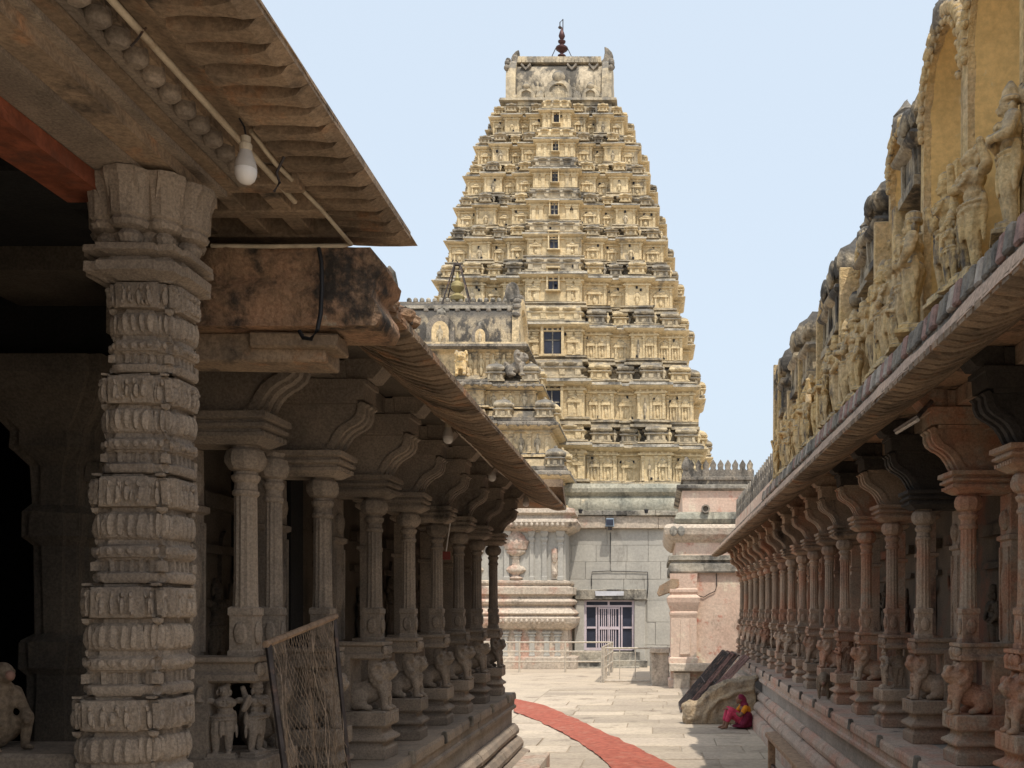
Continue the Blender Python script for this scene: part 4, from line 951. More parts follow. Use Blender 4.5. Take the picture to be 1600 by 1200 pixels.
for s in (-1, 1):
    e = MB(); rings = []
    for x, q in ((0, 1.0), (0, 1.10), (.25, 1.12), (.5, 1.08), (.5, 1.0)): rings.append(vault(GX+s*(hwr-.45+x), q))
    e.loft(rings); obj('roof_band', e.mesh('roof_band', M['stucco_b'], nz=.03, nsc=2), roof)
    for i in range(2, 8):
        p = vault(GX+s*(hwr+.02), 1.11)[i]; obj('band_knob', MB().ell(p, (.14, .16, .16), 8, 5).mesh('band_knob', M['darkstucco']), roof)
    # horn
    hb = MB(); pts = [(0, 0), (.62, .05), (.75, .5), (.95, .85), (.80, 1.25), (.50, 1.55), (.22, 1.70), (.25, 1.2), (.15, .75), (-.25, .3), (-.65, .08)]
    sc = .58 if s < 0 else .68
    hb.ext([(GX+s*(hwr-.55)+s*x*sc, zt+.02+z*sc) for x, z in pts], 'y', Yr+D-.22, Yr+D+.22); obj('horn', hb.mesh('horn', M['darkstucco'], nz=.03, nsc=3, bevel=.04), roof)
rid = MB(); rid.box(GX-hwr+.3, GX+hwr-.3, Yr+D-.3, Yr+D+.3, zt-.08, zt+.16, j=.02); obj('ridge', rid.mesh('ridge', M['darkstucco']), roof)
rk = MB().box(-.12, .12, -.35, .1, -.26, .06, .03).mesh('ridge_knob', M['stucco_b'])
n = 22
for i in range(n): obj('ridge_knob', rk, roof, (GX-hwr+.6+(2*hwr-1.2)*i/(n-1), Yr+.72, zb+H*.985))
# dark frieze of figures along the foot of the vault
obj('roof_frieze', MB().box(GX-hwr+.5, GX+hwr-.5, Yr-.08, Yr+.5, zb-.05, zb+H*.34, j=.03).mesh('roof_frieze', M['stucco_b'], nz=.04, nsc=3), roof)
for i in range(15):
    obj('figure', UF[1], roof, (GX-hwr+.8+(2*hwr-1.6)*i/14, Yr-.12, zb), 0, (.45, .35, H*R.uniform(.36, .5)))
# dormers
for x, s in ((0, 1.15), (-50, .72), (50, .72)):
    db = MB(); cx = GX+x*k
    db.lathe((0, 0, 0), [(.62*s, -.12), (.66*s, .0), (.62*s, .12), (.42*s, .16), (.40*s, .05)], 18)
    vs = [(cx+p[0], Yr-.10-p[2]+(.0), zb+.42*s+p[1]) for p in db.v]
    q = MB().add(vs, db.f); q.box(cx-.5*s, cx-.32*s, Yr-.25, Yr+.3, zb-.1, zb+.5); q.box(cx+.32*s, cx+.5*s, Yr-.25, Yr+.3, zb-.1, zb+.5); q.box(cx-.62*s, cx+.62*s, Yr-.3, Yr+.3, zb-.2, zb)
    q.ell((cx, Yr-.1, zb+.42*s+.75*s), (.3*s, .25, .28*s), 9, 6)
    for sg in (-1, 1): q.ell((cx+sg*.8*s, Yr-.05, zb+.25), (.18*s, .2, .4*s), 8, 5)
    obj('dormer', q.mesh('dormer', M['stucco_b'], jit=.015, smooth=40), roof)
    obj('dormer_recess', MB().lathe((0, 0, 0), [(.42*s, 0), (.42*s, .02)], 16).mesh('dormer_recess', M['dark']), roof, (cx, Yr-.12, zb+.42*s)).rotation_euler = (PI/2, 0, 0)
for x in (-52, 20, 54):
    obj('chevron', MB().ext([(GX+(x-8)*k, zb+H*.80), (GX+x*k, zb+H*.69), (GX+(x+8)*k, zb+H*.80), (GX+(x+6.5)*k, zb+H*.83), (GX+x*k, zb+H*.735), (GX+(x-6.5)*k, zb+H*.83)], 'y', Yr+.13, Yr+.6).mesh('chevron', M['darkstucco']), roof)
# finial with stays
FS = .56
fin = MB().lathe((GX, Yr+D, zt+.1), [(r_*FS*1.15, z_*FS*1.12) for r_, z_ in [(.55, 0), (.55, .15), (.5, .35), (.28, .55), (.14, .7), (.16, .85), (.34, .98), (.34, 1.08), (.14, 1.2), (.13, 1.3), (.3, 1.45), (.5, 1.62), (.5, 1.75), (.28, 1.92), (.12, 2.05), (.3, 2.2), (.32, 2.3), (.1, 2.42), (.22, 2.6), (.27, 2.75), (.2, 3.0), (.06, 3.35), (.03, 3.5)]], 16)
fo = obj('finial', fin.mesh('finial', M['copper'], smooth=40), gp)
zz = zt+2.1
obj('finial_rod', MB().tube([(GX+.06, Yr+D, zt+1.2), (GX+.06, Yr+D, zz+.62)], .028).tube([(GX+.06, Yr+D, zz+.6), (GX-.1, Yr+D, zz+.45), (GX-.1, Yr+D, zz+.2)], .03).ell((GX-.1, Yr+D, zz+.18), (.1, .08, .08), 8, 5).mesh('finial_rod', M['iron']), fo)
for s in (-1, 1): obj('stay', MB().tube([(GX+s*.3, Yr+D-.1, zt+1.15), (GX+s*.75, Yr+D-.1, zt+.2)], .022).ell((GX+s*.8, Yr+D-.1, zt+.25), (.2, .2, .22), 8, 5).mesh('stay', M['iron']), fo)
z00 = PZ(762, 49)
obj('base_core', MB().box(GX-8.2, GX+8.2, 49.6, 60, 0, z00+.05).mesh('base_core', M['gwall']), gp)

# ------------------------------------------------------------------ stone base wall of the gate with door
YW = 46.0; kw = YW/1600
gw = thing('gate_wall', 'grey ashlar gate wall with rounded cornice and a stone framed doorway', 'wall', (-1.6, YW, 0))
zA, zB = 0.0, PZ(826, YW)
obj('wall_core', MB().box(-13, 7, YW+.06, YW+1.6, 0, zB).mesh('wall_core', M['gwall']), gw)
dx0, dx1, dz0, dz1 = PX(897, YW), PX(1008, YW), PZ(1032, YW), PZ(920, YW)
z = 0.0; cz = [PZ(y, YW) for y in (1045, 1008, 972, 938, 905, 878, 852, 826)]
for zi in range(len(cz)-1):
    x = -9.5+R.uniform(0, .8)
    while x < 5:
        w = R.uniform(.9, 2.1); x1 = x+w; a, c = cz[zi], cz[zi+1]
        if not (x1 > dx0+.1 and x < dx1-.1 and c < dz1+.2 and a > dz0-.6):
            obj('wall_block', MB().box(x+.008, x1-.004, YW+R.uniform(0, .018), YW+.5, a+.004, c-.004, j=.004).mesh('wall_block', M['gwall'], bevel=.012), gw)
        else:
            for q0, q1 in ((x, min(x1, dx0+.02)), (max(x, dx1-.02), x1)):
                if q1-q0 > .12: obj('wall_block', MB().box(q0+.008, q1-.008, YW+R.uniform(0, .025), YW+.5, a+.008, c-.008, j=.004).mesh('wall_block', M['gwall'], bevel=.012), gw)
        x = x1
def band_x(name, y0p, y1p, out, mat, x0=-9.5, x1=5.5, seg=(1.6, 3.0), parent=None):
    x = x0
    while x < x1:
        xe = x+R.uniform(*seg); o = R.uniform(-.015, .015)
        obj(name, MB().box(x+.006, xe-.006, YW-out+o, YW+.5, PZ(y1p, YW), PZ(y0p, YW)-.004, j=.012).mesh(name, mat, bevel=.02), parent or gw); x = xe
band_x('lintel_course', 807, 826, .22, M['sand']); band_x('ledge_course', 799, 806.5, .38, M['lichen'], seg=(.8, 1.8))
cp = [(.30, 799), (.36, 792), (.30, 782), (.14, 776), (.22, 774), (.34, 770), (.36, 764), (.26, 758), (-.1, 755)]
x = -9.5
while x < 5.5:
    xe = x+R.uniform(2.5, 4)
    pl_ = [(YW-o, PZ(y, YW)) for o, y in cp]; pl_ = pl_+[(YW+2.5, PZ(755, YW)), (YW+2.5, PZ(799, YW))]
    obj('rounded_cornice', MB().ext(pl_, 'x', x+.004, xe-.004).mesh('rounded_cornice', M['gcornice'], nz=.02, nsc=1.3, smooth=35), gw); x = xe
for px in (908, 1010): obj('drain_hole', MB().lathe((PX(px, YW), YW-.32, PZ(800, YW)), [(.09, -.08), (.1, .08)], 10).mesh('drain_hole', M['dark']), gw)
obj('door_lintel', MB().box(PX(899, YW), PX(1010, YW), YW-.35, YW+.4, PZ(937, YW), PZ(921, YW), j=.02).mesh('door_lintel', M['lichen'], bevel=.03), gw)
obj('lintel_patch', MB().box(PX(931, YW), PX(975, YW), YW-.375, YW-.3, PZ(931, YW), PZ(924, YW), j=.015).mesh('lintel_patch', plain('pale_blue_limewash', (.52, .53, .57), .9, 0, .1, 3, .3, (.3, .29, .27))), gw)
for a, c in ((898, 913), (991, 1008)): obj('door_jamb', MB().box(PX(a, YW), PX(c, YW), YW-.22, YW+.4, .25, PZ(937, YW)-.005, j=.015).mesh('door_jamb', M['gwall'], bevel=.03), gw)
obj('door_void', MB().box(PX(913, YW), PX(991, YW), YW+.045, YW+.055, .5, PZ(937, YW)).mesh('door_void', M['dark']), gw)
# lavender grille door
door = obj('door', MB().box(PX(913, YW), PX(916.5, YW), YW-.06, YW+.04, .7, PZ(938, YW)).box(PX(987.5, YW), PX(991, YW), YW-.06, YW+.04, .7, PZ(938, YW)).box(PX(916.5, YW), PX(987.5, YW), YW-.055, YW+.035, PZ(940, YW), PZ(938, YW)).mesh('door', M['lav']), gw)
def rail(x0, x1, y0, y1, d=.05, nme='door_rail'): obj(nme, MB().box(PX(x0, YW), PX(x1, YW), YW-d, YW+.03, PZ(y1, YW), PZ(y0, YW)).mesh(nme, M['lav']), door)
rail(916.5, 987.5, 945.5, 948.5); rail(916.5, 987.5, 1012, 1016); rail(949.5, 952.5, 938.5, 945.5, .045)
for x in (931, 935.0, 966.5, 970.5): rail(x, x+2.2, 948.5, 1012, .045)
for x in (949.3, 951.6): rail(x, x+1.6, 950, 1012, .052)
rail(917, 931, 979, 982, .04); rail(973, 987.5, 979, 982, .04); rail(937, 966.5, 979, 983.5, .056); rail(937, 966.5, 949, 951.5, .04)
for x in (939.5, 942.5, 945.5, 955, 958, 961.5): rail(x, x+1.3, 951, 1012, .035, 'grille_bar')
obj('door_pane', MB().box(PX(916, YW), PX(988, YW), YW+.02, YW+.03, .72, PZ(940, YW)).mesh('door_pane', M['glass']), door)
# doorstep, cables, floodlight
for i, (x0, x1, o, y0, y1) in enumerate(((890, 1000, .75, 1018, 1031), (880, 1012, 1.3, 1030, 1041), (885, 1000, 1.8, 1039, 1047))):
    obj('door_step', MB().box(PX(x0, YW), PX(x1, YW), YW-o, YW+.1, -.02, PZ(y0, YW), j=.012).mesh('door_step', M['lichen'], bevel=.02), gw)
def cab(name, pts, Y, r, mat, lab):
    return tag(obj(name, MB().tube([P(x, y, Y) for x, y in pts], r, 5).mesh(name, mat)), lab, 'cable')
cab('wall_cable', [(953.5, 832), (954, 848), (953.5, 870), (954, 892), (925, 893.5), (924, 905), (924.5, 916)], YW-.04, .018, M['cable'], 'black cable dropping from the floodlight to the left of the door lintel')
cab('wall_cable', [(954, 892.5), (985, 893), (1012, 894), (1012.5, 915), (1011, 935)], YW-.045, .018, M['cable'], 'black cable branching right along the grey wall above the door')
fl = thing('floodlight', 'small grey blue floodlight fixed to the stone lintel course of the gate wall', 'lamp', P(953, 826, YW-.3))
obj('housing', MB().box(PX(946, 45.6), PX(960, 45.6), 45.45, 45.7, PZ(823, 45.6), PZ(810, 45.6), .03).mesh('housing', M['blue'], bevel=.02), fl)
obj('lens', MB().box(PX(947.5, 45.6), PX(958.5, 45.6), 45.43, 45.46, PZ(821, 45.6), PZ(812, 45.6)).mesh('lens', M['glass']), fl)
obj('mount', MB().box(PX(950, 45.6), PX(956, 45.6), 45.55, 45.8, PZ(828, 45.6), PZ(822, 45.6)).mesh('mount', M['iron']), fl)

# ------------------------------------------------------------------ shrine with pilastered base and small barrel tower
YS = 44.0
sh = thing('shrine', 'smaller weathered shrine with barrel vaulted tower over a reddish pilastered base', 'shrine', (PX(692, YS), YS+2, 0))
ks = YS/1600; SX = PX(692, YS); hwb = (884-692)*ks
bp_ = [(0, 0)]
poly = sqplan(SX-hwb, SX+hwb, YS, YS+6)
def zz_(y): return PZ(y, YS)
base = [(.5, 0), (.5, zz_(1027)), (.15, zz_(1025)), (.1, zz_(985)), (.3, zz_(981)), (.45, zz_(974)), (.5, zz_(966)), (.3, zz_(962)), (.45, zz_(958)), (.25, zz_(951)), (.12, zz_(947)), (.3, zz_(944)), (.36, zz_(940)), (.3, zz_(937)), (.12, zz_(934)), (.15, zz_(931)), (.32, zz_(928)), (.32, zz_(918)), (.12, zz_(915)), (.22, zz_(911)), (.22, zz_(908)), (0, zz_(906))]
obj('moulded_base', MB().plan(poly, base).mesh('moulded_base', M['sand'], nz=.03, nsc=1.5), sh)
obj('shrine_wall', MB().plan(poly, [(-.02, zz_(907)), (-.02, zz_(828))]).mesh('shrine_wall', M['gwall'], nz=.015), sh)
corn = [(0, zz_(832)), (.2, zz_(829)), (.42, zz_(825)), (.55, zz_(818)), (.5, zz_(813)), (.25, zz_(811)), (.2, zz_(806)), (.42, zz_(803)), (.4, zz_(797)), (.1, zz_(794)), (-.4, zz_(793))]
obj('cornice', MB().plan(poly, corn).mesh('cornice', M['sand'], nz=.04, nsc=1.5), sh)
UPG = remat(UP, M['gwall']); UPS = remat(UP, M['sand'])
for px, w in ((876, 8), (851, 7), (831, 6), (792, 8), (768, 7)):
    obj('pilaster', UPG, sh, (PX(px, YS), YS, zz_(907)), 0, (w*ks, w*ks*.8, zz_(830)-zz_(907)))
def kumbha_panjara():
    b = MB(); prof = [(.22, 0), (.30, .08), (.18, .16), (.12, .22), (.34, .34), (.42, .45), (.34, .58), (.16, .66), (.14, .95), (.2, 1.0), (.12, 1.05), (.3, 1.15), (.42, 1.25), (.4, 1.35), (.48, 1.4), (.48, 1.48), (.5, 1.55), (.55, 1.75), (.42, 1.85), (.36, 2.0), (.2, 2.15), (.08, 2.25)]
    return b.lathe((0, 0, 0), prof, 14, sy=.5).mesh('vase_pilaster', M['sand'], smooth=40)
kpj = kumbha_panjara()
for px in (806, 740): obj('vase_pilaster', kpj, sh, (PX(px, YS), YS-.02, zz_(906)), 0, (1.05, 1, .95))
nb = MB().box(PX(862, YS), PX(872, YS), YS-.05, YS+.1, zz_(905), zz_(858)).ell((PX(867, YS), YS-.05, zz_(868)), (.14, .12, .35), 8, 5).ell((PX(867, YS), YS-.05, zz_(895)), (.12, .12, .2), 8, 5)
obj('narrow_niche', nb.mesh('narrow_niche', M['sand']), sh)
for px in (790, 810, 832, 855, 872):
    obj('dwarf_pilaster', UPG, sh, (PX(px, YS), YS-.12, zz_(1025)), 0, (.22, .16, zz_(987)-zz_(1025)))
for px in range(785, 886, 8):
    obj('cornice_nub', MB().ell((PX(px, YS), YS-.5, zz_(970)), (.07, .08, .09), 7, 5).mesh('cornice_nub', M['sand']), sh)
    obj('cornice_nub', MB().ell((PX(px, YS), YS-.5, zz_(821)), (.08, .08, .1), 7, 5).mesh('cornice_nub', M['sand']), sh)
UPR = remat(UP, M['shrine'])
# tower tiers of the shrine: lower y, upper y, right edge
TS = [(794, 716, 874), (716, 640, 853), (640, 588, 826)]
Yc = YS+.4
for ti, (ya, yb, xr) in enumerate(TS):
    W = (xr-692)*Yc/1600; z0, z1 = PZ(ya, Yc), PZ(yb, Yc); h = z1-z0; u = .32
    c_ = W*.42
    poly = [(SX-W, Yc), (SX-c_, Yc), (SX-c_, Yc-.35), (SX+c_, Yc-.35), (SX+c_, Yc), (SX+W, Yc), (SX+W, Yc+4.5), (SX-W, Yc+4.5)]
    tier = obj('tower_tier', MB().plan(poly, [(.8*u, z0), (.8*u, z0+h*.05), (.2*u, z0+h*.06), (0, z0+h*.1), (0, z0+h*.52), (.3*u, z0+h*.54), (.2*u, z0+h*.58), (.8*u, z0+h*.60), (1.3*u, z0+h*.65), (1.2*u, z0+h*.70), (.5*u, z0+h*.73), (.2*u, z0+h*.74), (.6*u, z0+h*.76), (.6*u, z0+h*.82), (-.4*u, z0+h*.84), (-.8*u, z0+h*1.0)]).mesh('tower_tier', M['shrine'], nz=.05, nsc=1.2), sh)
    obj('tier_cornice', MB().plan([(x, y) for x, y in poly], [(.85*u, z0+h*.64), (1.36*u, z0+h*.655), (1.3*u, z0+h*.71), (.6*u, z0+h*.742), (.65*u, z0+h*.765), (.65*u, z0+h*.825), (.2*u, z0+h*.835)]).mesh('tier_cornice', M['darkstucco'], nz=.04, nsc=2), tier)
    for x in [SX+W*q for q in (-.2, .0, .2, .45, .62, .8, .97)]:
        yy = Yc-.35 if abs(x-SX) < c_ else Yc
        obj('pilaster', UPR, tier, (x, yy, z0+h*.1), 0, (.16, .12, h*.44))
    for q in (.1, .52, .72, .88): obj('figure', R.choice(UF), tier, (SX+W*q, Yc-(.37 if q < .42 else .03), z0+h*.1), 0, (.5, .4, h*.4))
    for q in (.55, .95): obj('miniature_shrine', UK[1], tier, (SX+W*q, Yc+.1, z0+h*.82), 0, (.75, .75, .85))
    obj('miniature_shrine', UK[0], tier, (SX+W*.98, Yc+1.6, z0+h*.82), 0, (.75, .75, 1.0))
    for q in range(14): obj('cornice_nub', MB().ell((SX+W*(q/13*1.3-.3), Yc-(.35 if abs(q/13*1.3-.3)*W < c_ else 0)-1.2*u, z0+h*.67), (.09, .08, .11), 7, 4).mesh('cornice_nub', M['darkstucco']), tier)
    Yc += .45
# guardian beast heads on the ledge
for px, py in ((722, 575), (806, 575)):
    q = P(px, py, Yc-.5); obj('beast', LION.copy(), sh, (q.x, q.y, q.z-.4), -PI/2 if px < 800 else -.3, (2.6, 2.6, 2.4)).data.materials[0] = M['fig' if px < 800 else 'darkstucco']
# neck with figures, barrel roof
Wn = (798-692)*Yc/1600; z0, z1 = PZ(590, Yc), PZ(552, Yc)
obj('tower_neck', MB().plan(sqplan(SX-Wn, SX+Wn, Yc, Yc+3.0), [(.1, z0-.2), (.1, z0), (0, z0+.05), (0, z1), (.25, z1+.1), (.42, z1+.2), (.38, z1+.42), (.0, z1+.5)]).mesh('tower_neck', M['shrine'], nz=.04, nsc=1.5), sh)
obj('neck_eave', MB().plan(sqplan(SX-Wn, SX+Wn, Yc, Yc+3.0), [(.3, z1+.1), (.48, z1+.2), (.46, z1+.30), (.1, z1+.45)]).mesh('neck_eave', M['darkstucco'], nz=.04, nsc=2), sh)
for px in (735, 752, 771, 788): obj('figure', UF[0], sh, (PX(px, Yc), Yc-.05, z0+.05), 0, (.5, .45, .98))
for px in (727, 743, 762, 780, 796): obj('pilaster', UPR, sh, (PX(px, Yc), Yc, z0), 0, (.14, .14, z1-z0))
zb, zt = PZ(541, Yc), PZ(476, Yc+1.3); H = zt-zb; D = 1.5
def vlt(x, q=1.0): return [(x, Yc+D-D*1.0*q*math.cos(PI*i/14), zb+H*q*(math.sin(PI*i/14)**.72 if 0 < i < 14 else 0)) for i in range(15)]
vr = obj('barrel_roof', MB().loft([vlt(SX-Wn), vlt(SX), vlt(SX+Wn-.3)]).mesh('barrel_roof', M['shrine_dark'], nz=.04, nsc=1.5, smooth=50), sh)
obj('gable_band', MB().loft([vlt(SX+Wn-.3, 1.0), vlt(SX+Wn-.3, 1.12), vlt(SX+Wn+.02, 1.14), vlt(SX+Wn+.06, 1.05), vlt(SX+Wn+.06, .9), vlt(SX+Wn-.1, .85), vlt(SX+Wn-.1, .3)]).mesh('gable_band', M['shrine'], nz=.03, nsc=3), vr)
for i in range(2, 13):
    p = vlt(SX+Wn-.12, 1.14)[i]; obj('gable_knob', MB().ell(p, (.2, .14, .14), 8, 5).mesh('gable_knob', M['darkstucco']), vr)
obj('ridge', MB().box(SX-Wn, SX+Wn-.2, Yc+D-.25, Yc+D+.25, zt-.05, zt+.12).mesh('ridge', M['darkstucco']), vr)
rk2 = MB().ell((0, 0, .05), (.12, .14, .14), 8, 5).mesh('ridge_knob', M['lichen'])
for i in range(18): obj('ridge_knob', rk2, vr, (SX-.9*Wn*0-2.2+i*(Wn+2.0)/17, Yc+D-.1, zt+.16))
obj('upper_roll', MB().box(SX-Wn, SX+Wn-.25, Yc+.35, Yc+.6, zb+H*.80, zb+H*.86).mesh('upper_roll', M['lichen']), vr)
for i in range(9): obj('roof_nub', MB().ell((SX-1.2+i*.47, Yc+.42, zb+H*.77), (.13, .12, .13), 8, 5).mesh('roof_nub', M['darkstucco']), vr)
hb = MB(); hb.ext([(SX+Wn-.75+x*.8, zt+.05+z*.8) for x, z in ((-.3, 0), (.75, 0), (.75, .7), (.62, 1.15), (.35, 1.3), (0, 1.1), (-.1, .5))], 'y', Yc+D-.2, Yc+D+.2); obj('horn', hb.mesh('horn', M['darkstucco'], bevel=.05, nz=.04, nsc=3), vr)
def nasi(cx, s, w, mat):
    q = MB(); y0 = Yc-.05
    out = [(cx+w*math.cos(PI*i/12)*(1+.12*math.sin(PI*i/12)), zb+.45*s+.62*s*math.sin(PI*i/12)) for i in range(13)]; out = [(cx+w, zb)]+out+[(cx-w, zb)]
    q.ext(out, 'y', y0-.25, y0+.9); obj('dormer', q.mesh('dormer', M['darkstucco'], nz=.03, nsc=3), vr)
    inn = [(cx+(a-cx)*.62, zb+.08+(c-zb)*.72) for a, c in out]; obj('dormer_face', MB().ext(inn, 'y', y0-.27, y0-.2).mesh('dormer_face', M['shrine']), vr)
    obj('dormer_crest', MB().ell((cx, y0, zb+1.12*s), (.2*s, .2, .22*s), 8, 5).mesh('dormer_crest', M['lichen'], jit=.02), vr)
    obj('figure', UF[1], vr, (cx, y0-.32, zb+.08), 0, (.4*s, .2, .6*s))
nasi(PX(690, Yc), 1.25, .62, 0); nasi(PX(752, Yc), .8, .36, 0); nasi(PX(640, Yc), .8, .36, 0)
gf = obj('finial', MB().lathe((SX, Yc+D, zt+.15), [(.12, 0), (.3, .1), (.34, .25), (.2, .38), (.1, .45), (.22, .55), (.32, .7), (.30, .85), (.18, .95), (.1, 1.0), (.14, 1.1), (.08, 1.2), (.03, 1.4)], 14).mesh('finial', M['gold'], smooth=40), sh)
fr = MB()
for sx in (-.62, .62):
    for sy in (-.4, .4): fr.tube([(SX+sx, Yc+D+sy, zt+.0), (SX+sx*.2, Yc+D+sy*.2, zt+1.9)], .035)
fr.box(SX-.16, SX+.16, Yc+D-.12, Yc+D+.12, zt+1.86, zt+1.94); fr.tube([(SX, Yc+D, zt+1.9), (SX, Yc+D, zt+2.05)], .03)
obj('lightning_frame', fr.mesh('lightning_frame', M['iron']), gf)

# ------------------------------------------------------------------ pink limewashed corner building at the end of the right hall
YP = 33.0; kp = YP/1600
pk = thing('pink_corner_building', 'pink limewashed corner building with grey roll cornice and small merlon parapet', 'building', (1.7, YP, 0))
def zp(y): return PZ(y, YP)
x0 = PX(1047, YP); pw = sqplan(x0+.25, 5.5, YP, YP+6)
obj('wall', MB().plan(pw, [(0, 0), (0, zp(893))]).mesh('wall', M['pink'], nz=.02, nsc=1.2), pk)
obj('corner_pilaster', MB().plan(sqplan(x0+.02, PX(1088, YP), YP-.22, YP+1.0), [(.08, 0), (.08, zp(1062)), (.0, zp(1060)), (.0, zp(1038)), (.06, zp(1036)), (.06, zp(1028)), (0, zp(1026)), (0, zp(965)), (.03, zp(960)), (.03, zp(957)), (.0, zp(955)), (.05, zp(948)), (.10, zp(941)), (.12, zp(934)), (.06, zp(931)), (.0, zp(929)), (.04, zp(925)), (.04, zp(921)), (.0, zp(919)), (.02, zp(896))]).mesh('corner_pilaster', M['pink'], nz=.02, nsc=2), pk)
obj('pilaster_panel', MB().box(PX(1062, YP), PX(1078, YP), YP-.27, YP-.2, zp(1022), zp(968), .03).mesh('pilaster_panel', M['pink'], bevel=.02), pk)
obj('base_ledge', MB().box(PX(1046, YP), PX(1110, YP), YP-.6, YP+.3, zp(1048), zp(1035), j=.02).mesh('base_ledge', M['sand'], bevel=.02), pk)
obj('base_block', MB().box(PX(1052, YP), PX(1078, YP), YP-.5, YP+.3, -.02, zp(1049), j=.02).mesh('base_block', M['sand'], bevel=.02), pk)
obj('eave_stub', MB().ext([(PX(1027, YP), zp(926)), (PX(1031, YP), zp(915)), (PX(1050, YP), zp(904)), (PX(1060, YP), zp(906)), (PX(1060, YP), zp(916)), (PX(1048, YP), zp(924)), (PX(1030, YP), zp(931))], 'y', YP-.25, YP+2.5).mesh('eave_stub', M['eave'], nz=.03, nsc=2), pk)
def layer(nme, x, prof, mat, nz=.025): obj(nme, MB().plan(sqplan(x, 5.6, YP-.02, YP+6), [(o, zp(y)) for o, y in prof]).mesh(nme, mat, nz=nz, nsc=1.6), pk)
layer('ledge', PX(1052, YP), [(.1, 895), (.12, 893), (.12, 882), (.05, 880), (.05, 877), (.15, 876), (.15, 869), (0, 868)], M['lichen'])
layer('band', PX(1056, YP), [(0, 869), (0, 845)], M['pink'])
layer('cornice', PX(1052, YP), [(.0, 848), (.12, 844), (.26, 836), (.3, 826), (.22, 820), (.0, 818)], M['sand'])
for px in (1052, 1064): obj('cornice_arch', MB().ell((PX(px, YP), YP-.32, zp(831)), (.12, .06, .17), 10, 6).mesh('cornice_arch', M['lichen']), pk)
layer('roll', PX(1062, YP), [(.0, 819), (.1, 817), (.16, 811), (.1, 803), (.0, 800)], M['gcornice'])
layer('upper_wall', PX(1066, YP), [(0, 801), (0, 766)], M['pink'])
layer('coping', PX(1064, YP), [(0, 767), (.12, 764), (.12, 759), (0, 757)], M['lichen'])
layer('parapet_base', PX(1068, YP), [(0, 758), (0, 751), (.06, 750), (.06, 746), (0, 745)], M['darkstucco'])
for px in (1102, 1161): obj('drain_spout', MB().lathe((0, 0, 0), [(.12, -.15), (.14, .15), (.09, .15), (.08, .05)], 10).mesh('drain_spout', M['darkstucco']), pk, (PX(px, YP), YP-.12, zp(796))).rotation_euler = (PI/2, 0, 0)
m2 = remat(mer, M['darkstucco'])
for i in range(9): obj('merlon', m2, pk, (PX(1080+i*11.5, YP), YP+.1, zp(746)), PI/2, (1, .8, 1.0))
obj('corner_finial', MB().lathe((PX(1073, YP), YP+.1, zp(750)), [(.14, 0), (.17, .15), (.12, .3), (.18, .42), (.14, .58), (.04, .75)], 10).mesh('corner_finial', M['darkstucco'], jit=.01, smooth=40), pk)
cab('wall_cable', [(1119, 896), (1120, 915), (1117, 924), (1108, 928), (1100, 933), (1092, 931), (1080, 924)], YP-.03, .014, M['cable'], 'thin black cable looping across the pink limewashed wall')
tag(obj('gate_block', MB().box(PX(1018, 34.5), PX(1045, 34.5), 34.1, 34.9, -.02, PZ(1020, 34.5), j=.02).box(PX(1015, 34.5), PX(1047, 34.5), 34.0, 35, PZ(1020, 34.5), PZ(1012, 34.5), j=.02).mesh('gate_block', M['sand'], bevel=.02)), 'low carved stone block beside the foot of the pink corner building', 'stone block')
# ------------------------------------------------------------------ people and animals
wm = thing('person', 'person in maroon sari with orange blouse sitting knees up against the plinth', 'person', (2.0, 21.6, 0))
for nme, me in (('body', W_BODY), ('sari', W_DRAPE), ('skirt', W_SKIRT), ('blouse', W_BLOUSE)):
    o = obj(nme, me); o.parent = wm; o.location = (-.13, 0, .012)
wm.scale = (.98, .98, .95); wm.rotation_euler = (0, 0, .18)
mk = thing('macaque_monkey', 'grey brown monkey walking on the right platform edge between lion columns', 'monkey', (2.52, 15.2, PLAT))
o = obj('body', MONK_WALK); o.parent = mk
f = obj('face', MB().ell((.30, 0, .218), (.022, .026, .026), 10, 6).mesh('face', M['face'], smooth=60)); f.parent = mk
mk.rotation_euler = (0, 0, -1.75); mk.scale = (1.05, 1.05, 1.1)
mk2 = thing('macaque_monkey', 'monkey sitting on the low seat in the dark hall behind the carved pillar', 'monkey', (-2.62, 4.2, 1.88))
o = obj('body', MONK_SIT); o.parent = mk2; f = obj('face', MB().ell((.137, 0, .39), (.024, .026, .028), 10, 6).mesh('face', M['face'], smooth=60)); f.parent = mk2
mk2.rotation_euler = (0, 0, -.5)
mk2.location = (-2.93, 4.55, 1.88); mk2.scale = (.85, .85, .85)

# ------------------------------------------------------------------ stair balustrade and the steps behind it
bl = obj('stair_balustrade', BALUS, None, (.66, 22.5, 0)); tag(bl, 'worn curling stone balustrade of the stair beside the seated person', 'balustrade')
st = thing('stone_stair', 'stone stair rising to the right platform behind the curled balustrade', 'stair', (1.8, 23.6, 0))
for i in range(5):
    obj('step', MB().box(1.0+i*.24, 2.1, 22.72, 24.3, -.01 if i == 0 else .2*i+.002, .2*(i+1), j=.008).mesh('step', M['plinthr'], bevel=.015), st)
